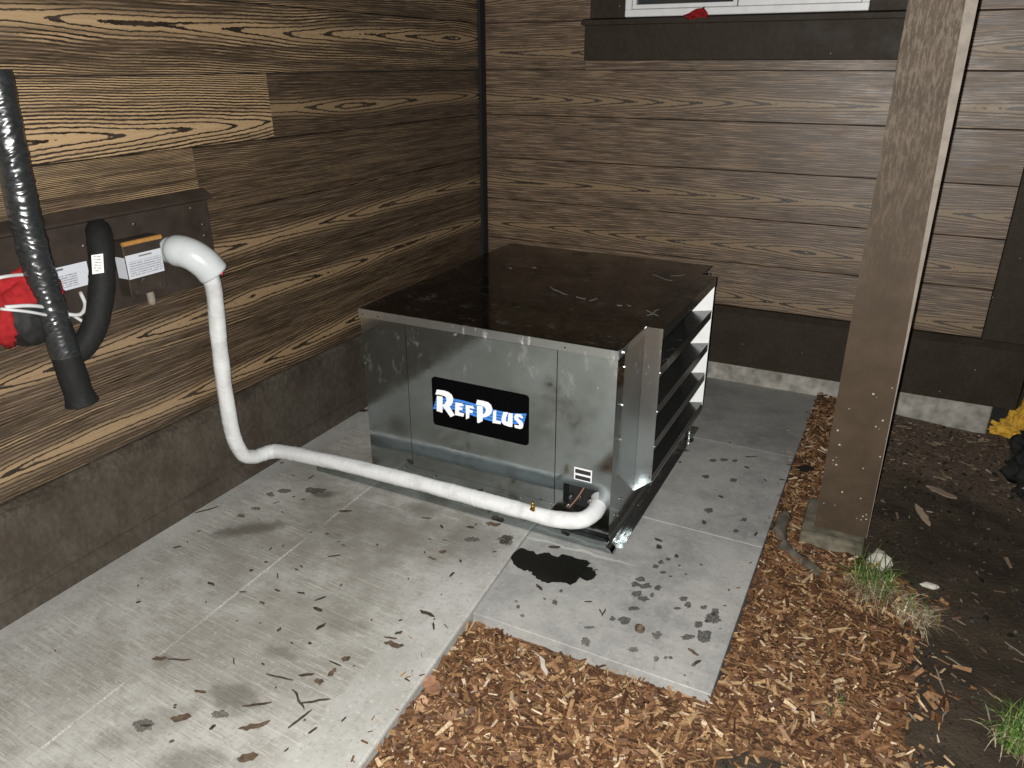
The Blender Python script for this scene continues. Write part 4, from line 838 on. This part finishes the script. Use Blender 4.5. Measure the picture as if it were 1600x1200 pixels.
# ------------------------------------------------------------------ mulch
def chip(vs, fs, x, y, z, L, w, h, az, tilt, roll):
    b = len(vs)
    ca, sa = math.cos(az), math.sin(az); ct_, st_ = math.cos(tilt), math.sin(tilt); cr, sr = math.cos(roll), math.sin(roll)
    t1, t2 = random.uniform(0.25, 1.0), random.uniform(0.35, 1.0); sk = random.uniform(-0.35, 0.35) * w
    for (u, k, off) in ((-0.5, t1, 0), (0.5, t2, sk)):
        for (a, c) in ((-1, -1), (1, -1), (1, 1), (-1, 1)):
            lx = L * u; ly = w * 0.5 * a * k + off; lz = h * 0.5 * c * (0.5 + 0.5 * k)
            ly, lz = ly * cr - lz * sr, ly * sr + lz * cr
            lx, lz = lx * ct_ - lz * st_, lx * st_ + lz * ct_
            vs.append((x + lx * ca - ly * sa, y + lx * sa + ly * ca, z + lz))
    fs.extend([(b, b + 3, b + 2, b + 1), (b + 4, b + 5, b + 6, b + 7), (b, b + 1, b + 5, b + 4), (b + 1, b + 2, b + 6, b + 5), (b + 2, b + 3, b + 7, b + 6), (b + 3, b, b + 4, b + 7)])
def on_slab(x, y, e=0.004):
    if x < edge_x(y) + e: return True
    return x < XR + e and y > -2.49 - e
def pile(x, y): return 0.014 * (1 + mn.noise(Vector((x * 4.2, y * 4.2, 8)))) + 0.008 * mn.noise(Vector((x * 14, y * 14, 2)))
def fresh(x, y):
    w = 0.09 * mn.noise(Vector((x * 4, y * 4, 1))) + 0.05 * mn.noise(Vector((x * 13, y * 13, 6)))
    if y < -1.62:
        lim = 2.33 + (0.10 if y > -2.3 else 0.02)
        d = (lim + w * 2.0 - x) / 0.55
    else:
        d = (2.34 + w - x) / 0.10
    k = max(0, min(1, 0.5 + d))
    # bare hollow in the bed where the soil shows
    if (x - 2.21) ** 2 / 0.018 + (y + 2.66) ** 2 / 0.008 < 1 + 4 * w: k *= 0.25
    return k
bx_ = [1.15 + 0.03 * i for i in range(60)]; by_ = [-4.3 + 0.03 * j for j in range(142)]
bv, bf, idx = [], [], {}
def bvert(i, j):
    if (i, j) not in idx:
        x, y = bx_[i], by_[j]; idx[(i, j)] = len(bv); k = min(1, fresh(x, y) * 1.4); x = max(x, XR + 0.004) if y > -2.48 else x
        bv.append((x, y, soil_z(x, y) - 0.012 + k * (0.018 + pile(x, y)) + 0.004 * mn.noise(Vector((x * 60, y * 60, 0)))))
    return idx[(i, j)]
for j in range(len(by_) - 1):
    for i in range(len(bx_) - 1):
        x, y = bx_[i] + 0.015, by_[j] + 0.015
        if x > edge_x(y) - 0.03 and not (y > -2.46 and x < XR + 0.0) and fresh(x, y) > 0.03: bf.append((bvert(i, j), bvert(i + 1, j), bvert(i + 1, j + 1), bvert(i, j + 1)))
BEDM = NT('mulch_fines'); _o = BEDM.obj(); _v = BEDM.vor(BEDM.scaled(_o, (60, 95, 60)), 1.0); _n = BEDM.noise(_o, 40, 5)
BEDM.bump(_v.outputs['Distance'], 0.9, 0.008)
BEDM = BEDM.fin(BEDM.mix(BEDM.sep(_v.outputs['Color'])[0], BEDM.mix(_n, (0.030, 0.016, 0.009), (0.06, 0.032, 0.017)), (0.15, 0.080, 0.038)), 0.8, None, 0.2)
tag(mesh_obj('mulch_bed', bv, bf, BEDM, smooth=True), kind='structure')
cv, cf = [], []
cnt = 0; tries = 0
while cnt < 15000 and tries < 160000:
    tries += 1
    x = random.uniform(1.25, 2.75); y = random.uniform(-3.55, -0.06)
    if y > -2.49 and x < XR: continue
    if on_slab(x, y): continue
    if random.random() > fresh(x, y): continue
    if 2.15 < x < 2.40 and -1.545 < y < -1.22: continue
    if y < -3.2 and random.random() < 0.6: continue
    far = max(0, min(1, (y + 2.3) / 1.5))
    L = random.lognormvariate(math.log(0.021), 0.55); L = min(L, 0.065); w = L * random.uniform(0.18, 0.52); w = min(w, 0.014)
    z = soil_z(x, y) + 0.012 + pile(x, y) + random.uniform(-0.012, 0.012)
    if x - L * 0.5 < edge_x(y) or (y > -2.53 and x < XR + 0.02): z = min(z, -0.016)
    chip(cv, cf, x, y, z, L, w, random.uniform(0.002, 0.005), random.uniform(0, 6.283), random.gauss(0, 0.32), random.gauss(0, 0.6)); cnt += 1
for k in range(44):            # strays kicked onto the slab edges
    if k % 2: y = random.uniform(-3.2, -2.52); x = edge_x(y) - abs(random.gauss(0, 0.035)) - 0.006
    else: y = random.uniform(-2.47, -0.5); x = XR - abs(random.gauss(0, 0.03)) - 0.004
    L = random.uniform(0.006, 0.022); zt = 0.004 if y < -0.96 else 0.004 - 0.072 * (y + 0.955) / 0.935
    chip(cv, cf, x, y, zt, L, L * random.uniform(0.2, 0.4), 0.003, random.uniform(0, 6.283), 0.04, 0.1)
o = mesh_obj('wood_chip_mulch', cv, cf, CHIPS); tag(o, 'loose bed of fresh orange-brown wood chips around the pad', 'mulch', kind='stuff')
cv, cf = [], []
for k in range(3600):
    x = random.uniform(2.05, 3.3); y = random.uniform(-3.1, -0.04)
    if on_slab(x, y): continue
    if 2.15 < x < 2.43 and -1.62 < y < -1.22: continue
    nearwall = max(0, min(1, (y + 0.85 + 0.3 * mn.noise(Vector((x * 3, y * 3, 5)))) / 0.35))
    edge = max(0, min(1, (2.75 + 0.2 * mn.noise(Vector((x * 3, y * 3, 3))) - x) / 0.4)) if y < -1.75 else 0
    pr = max(0.05, 0.9 * nearwall, 0.6 * edge)
    if random.random() > pr: continue
    L = min(random.lognormvariate(math.log(0.020), 0.45), 0.06)
    chip(cv, cf, x, y, soil_z(x, y) + 0.003, L, L * random.uniform(0.14, 0.4), 0.004, random.uniform(0, 6.283), random.gauss(0, 0.12), random.gauss(0, 0.2))
o = mesh_obj('old_wood_chips', cv, cf, OLDCHIPS); tag(o, 'scattered dull old wood chips on the dark soil at the right', 'mulch', kind='stuff')
# crumbs of soil
cv, cf = [], []
for k in range(5200):
    x = random.uniform(2.08, 3.3); y = random.uniform(-3.0, -0.04)
    if on_slab(x, y) or random.random() < 0.75 * fresh(x, y): continue
    s = min(random.lognormvariate(math.log(0.006), 0.5), 0.022)
    chip(cv, cf, x, y, soil_z(x, y) + s * 0.15, s, s * 0.8, s * 0.7, random.uniform(0, 6.283), random.gauss(0, 0.5), random.gauss(0, 0.5))
CR = chip_mat('soil_crumbs', [(0.0, (0.012, 0.010, 0.008)), (0.6, (0.03, 0.025, 0.018)), (0.93, (0.06, 0.05, 0.038)), (0.985, (0.09, 0.075, 0.055)), (1.0, (0.28, 0.25, 0.20))])
o = mesh_obj('soil_crumbs', cv, cf, CR); tag(o, 'crumbly dark soil and pebbles right of the wood chips', 'soil', kind='stuff')

# ------------------------------------------------------------------ single scraps
def shard(name, a, b, w, z, mat, th=0.003, ragged=0.25, curl=0.0, seed=0, parent=None):
    """flat ragged splinter or leaf from point a to b"""
    a = Vector((*a, 0)); b = Vector((*b, 0)); d = b - a; L = d.length; d.normalize(); s = Vector((-d.y, d.x, 0))
    N = 9; top = []; bot = []
    for i in range(N):
        t = i / (N - 1); prof = min(1.0, 4.0 * t + 0.12, 4.0 * (1 - t) + 0.12)
        o1 = w * 0.5 * prof * (1 + ragged * 2 * mn.noise(Vector((t * 6, seed, 1)))); o2 = w * 0.5 * prof * (1 + ragged * 2 * mn.noise(Vector((t * 6, seed, 7))))
        c = a + d * (L * t) + s * (L * (0.10 if w > 0.005 else 0.06) * mn.noise(Vector((t * 2.2, seed, 3))))
        zz = z + curl * L * (abs(2 * t - 1) ** 2)
        top += [c + s * o1 + Vector((0, 0, zz + th)), c - s * o2 + Vector((0, 0, zz + th * 0.8))]
        bot += [c + s * o1 + Vector((0, 0, zz)), c - s * o2 + Vector((0, 0, zz))]
    n2 = 2 * N; fs = []
    for i in range(N - 1):
        q = 2 * i
        fs += [(q, q + 1, q + 3, q + 2), (n2 + q, n2 + q + 2, n2 + q + 3, n2 + q + 1), (q, q + 2, n2 + q + 2, n2 + q), (q + 1, n2 + q + 1, n2 + q + 3, q + 3)]
    fs += [(0, n2, n2 + 1, 1), (n2 - 2, n2 - 1, 2 * n2 - 1, 2 * n2 - 2)]
    return mesh_obj(name, top + bot, fs, mat, parent)
def zone(x, y):
    if y > -2.32: return 'near the white pipe'
    if y < -3.02: return 'at the bottom of the picture'
    if x > 1.0: return 'close to the mulch edge'
    if x < 0.5: return 'towards the left wall'
    return 'in the middle of the walkway'
for i, (x0, y0, x1, y1, w) in enumerate(WALK_SCRAPS):
    zn = zone(x0, y0)
    L = math.hypot(x1 - x0, y1 - y0)
    if w > 0.0155:
        tag(shard('dead_leaf', (x0, y0), (x1, y1), w * 0.9, 0.0014, LEAFB, 0.0016, 0.5, 0.06, i), 'curled brown dead leaf on the concrete walkway ' + zn, 'leaf', 'dead leaves ' + zn)
    elif L > 0.065:
        tag(shard('twig', (x0, y0), (x1, y1), max(w * 0.55, 0.003), 0.0014, SCRAP, 0.004, 0.3, 0.01, i), 'thin dark twig on the concrete walkway ' + zn, 'twig', 'twigs ' + zn)
    else:
        tag(shard('bark_scrap', (x0, y0), (x1, y1), w * 0.8, 0.0014, SCRAP if i % 4 else LEAFB, 0.003, 0.35, 0.0, i), 'small dark bark scrap on the concrete walkway ' + zn, 'bark scrap', 'bark scraps ' + zn)
for i, (x0, y0, x1, y1, w) in enumerate(PAD_SCRAPS):
    zn = 'right of the unit' if y0 > -1.9 else ('near the black oil stain' if x0 < 1.7 else 'near its front right corner')
    tag(shard('bark_scrap', (x0, y0), (x1, y1), w, 0.0024, SCRAP if i % 3 else LEAFB, 0.003, 0.35, 0.0, i + 90), 'small dark bark scrap on the grey pad ' + zn, 'bark scrap', 'bark scraps on the pad ' + zn)
rnd = random.Random(5)
for i in range(34):
    x = rnd.uniform(0.15, 1.22); y = rnd.uniform(-3.2, -2.03); a = rnd.uniform(0, 3.14); L = rnd.uniform(0.006, 0.016)
    tag(shard('bark_scrap', (x, y), (x + L * math.cos(a), y + L * math.sin(a)), rnd.uniform(0.002, 0.005), 0.0014, SCRAP, 0.002, 0.35, 0.0, i + 200), 'tiny dark bark crumb on the concrete walkway ' + zone(x, y), 'bark scrap', 'bark crumbs ' + zone(x, y))
bk = plain('pinkish_bark', (0.24, 0.125, 0.075), 0.6, 0, 0.3, 0.3, 60, 0.3)
tag(shard('bark_slab', (1.300, -2.775), (1.375, -2.812), 0.042, -0.020, bk, 0.006, 0.4, 0.12, 301), 'large reddish bark slab tilted against the walkway edge', 'bark')
tag(shard('bark_slab', (1.330, -2.835), (1.365, -2.880), 0.030, -0.026, plain('pale_bark', (0.40, 0.24, 0.15), 0.6), 0.006, 0.4, 0.05, 302), 'pale wide bark chip just below the large reddish bark slab', 'bark')
tag(shard('leaf', (1.560, -2.555), (1.615, -2.618), 0.013, -0.012, plain('silver_leaf', (0.44, 0.40, 0.34), 0.5), 0.0015, 0.1, 0.0, 303), 'narrow pale silvery leaf lying on the mulch before the pad', 'leaf')
tag(shard('dead_leaf', (2.075, -1.000), (2.135, -0.945), 0.050, -0.036, plain('dark_hole_cover', (0.012, 0.010, 0.008), 0.5), 0.003, 0.25, 0.0, 304), 'added dark flat piece standing for a hole in the chips between the pad and the post', 'leaf')  # flat dark piece added to darken a hole in the chips
tag(shard('wood_splinter', (2.545, -0.985), (2.600, -1.135), 0.026, -0.088, plain('raw_wood', (0.30, 0.23, 0.16), 0.65), 0.006, 0.3, 0.0, 305), 'long pale wood splinter on dark soil right of the post', 'wood piece')
tag(shard('wood_splinter', (2.585, -0.80), (2.700, -0.86), 0.034, -0.086, plain('grey_raw_wood', (0.22, 0.165, 0.12), 0.65), 0.006, 0.3, 0.0, 306), 'wide grey wood splinter on soil behind the long pale one', 'wood piece')
STALK = chip_mat('grey_dry_stalk', [(0.0, (0.13, 0.105, 0.075)), (1.0, (0.30, 0.26, 0.20))])
st = [(2.610, -2.000, 2.690, -2.135), (2.645, -1.915, 2.735, -1.965), (2.74, -1.965, 2.80, -2.05), (2.565, -2.155, 2.60, -2.235), (2.645, -2.165, 2.675, -2.275), (2.69, -2.17, 2.72, -2.26), (2.52, -2.22, 2.565, -2.30), (2.815, -1.75, 2.875, -1.83),
      (2.46, -2.40, 2.53, -2.43), (2.68, -1.70, 2.72, -1.715), (2.735, -2.115, 2.745, -2.215), (2.56, -2.03, 2.60, -2.07), (2.36, -2.44, 2.45, -2.35), (2.54, -1.86, 2.57, -1.96)]
for i, (x0, y0, x1, y1) in enumerate(st):
    if i % 3 == 2: continue
    q = random.uniform(-0.5, 0.5); dx, dy = (x1 - x0) * 0.75, (y1 - y0) * 0.75; x1, y1 = x0 + dx * math.cos(q) - dy * math.sin(q), y0 + dx * math.sin(q) + dy * math.cos(q)
    zz = max(soil_z(x0, y0), soil_z(x1, y1)) + 0.003
    tag(shard('dry_stalk', (x0, y0), (x1, y1), 0.0024 if i % 2 else 0.0040, zz, STALK, 0.003, 0.3, 0.0, i + 400), 'thin dry straw stalk lying on the dark soil at lower right', 'stalk', 'dry stalks on the soil')

LIDBIT = plain('pale_dry_litter', (0.13, 0.12, 0.105), 0.7)
for i, (x0, y0, x1, y1) in enumerate(LID_BITS):
    tag(shard('dry_bit', (x0, y0), (x1, y1), 0.0060 if i % 3 == 0 else 0.0038, 0.7572, LIDBIT, 0.002, 0.4, 0.02, i + 600), 'small pale dry plant bit lying on the dark unit lid', 'plant bit', 'dry bits on the unit lid')
tag(shard('dead_leaf', (0.012, -1.432), (0.088, -1.412), 0.026, 0.0014, SCRAP, 0.004, 0.6, 0.05, 640), 'dark curled leaf on the walkway between the unit and the left wall', 'leaf')

# ------------------------------------------------------------------ grass
def tuft(name, c, n, L, spread, lean, label, green=1.0):
    root = empty(name, (c[0], c[1], soil_z(*c))); tag(root, label, 'grass')
    for mat, part, cntb in ((GREEN, 'green_blades', int(n * green)), (STRAW, 'dry_blades', int(n * (1 - green)))):
        if cntb == 0: continue
        vs, fs = [], []
        for k in range(cntb):
            a = random.uniform(0, 6.283); r = spread * math.sqrt(random.random()); x = c[0] + r * math.cos(a); y = c[1] + r * math.sin(a)
            l = L * random.uniform(0.45, 1.15); az = random.uniform(0, 6.283); d = Vector((math.cos(az), math.sin(az), 0)) + Vector(lean) * random.uniform(0.3, 1.3)
            if part == 'dry_blades': bend = random.uniform(0.9, 1.5); l *= 0.9; x += lean[0] * 0.05; y += lean[1] * 0.05
            else: bend = random.uniform(0.25, 1.25)
            s = Vector((-d.y, d.x, 0)).normalized(); w = random.uniform(0.0015, 0.0036); b = len(vs); z0 = soil_z(x, y) - 0.004
            N = 5
            for i in range(N + 1):
                t = i / N; ang = bend * t
                p = Vector((x, y, z0)) + d * (l * t * math.sin(ang) * 0.75) + Vector((0, 0, l * t * max(0.06, math.cos(ang))))
                ww = w * (1 - t) ** 0.7 + 0.0002
                vs += [p + s * ww, p - s * ww]
            fs += [(b + 2 * i, b + 2 * i + 1, b + 2 * i + 3, b + 2 * i + 2) for i in range(N)]
        o = mesh_obj(part, vs, fs, mat, root); o['kind'] = 'stuff'
tuft('grass_tuft', (2.425, -1.660), 380, 0.150, 0.070, (-0.05, -0.5, 0), 'green grass tuft with dry blades growing in front of the post footing', 0.6)
tuft('grass_tuft', (2.525, -1.735), 190, 0.115, 0.06, (0.4, -0.4, 0), 'mostly dry straw tuft right of the green grass tuft', 0.12)
tuft('grass_tuft', (2.835, -2.235), 300, 0.115, 0.085, (-0.3, -0.2, 0), 'green grass tuft in the lower right corner of the picture', 0.75)
tuft('grass_tuft', (2.365, -2.335), 50, 0.060, 0.035, (0.0, -0.2, 0), 'small sparse grass tuft among the wood chips at the bottom', 0.6)
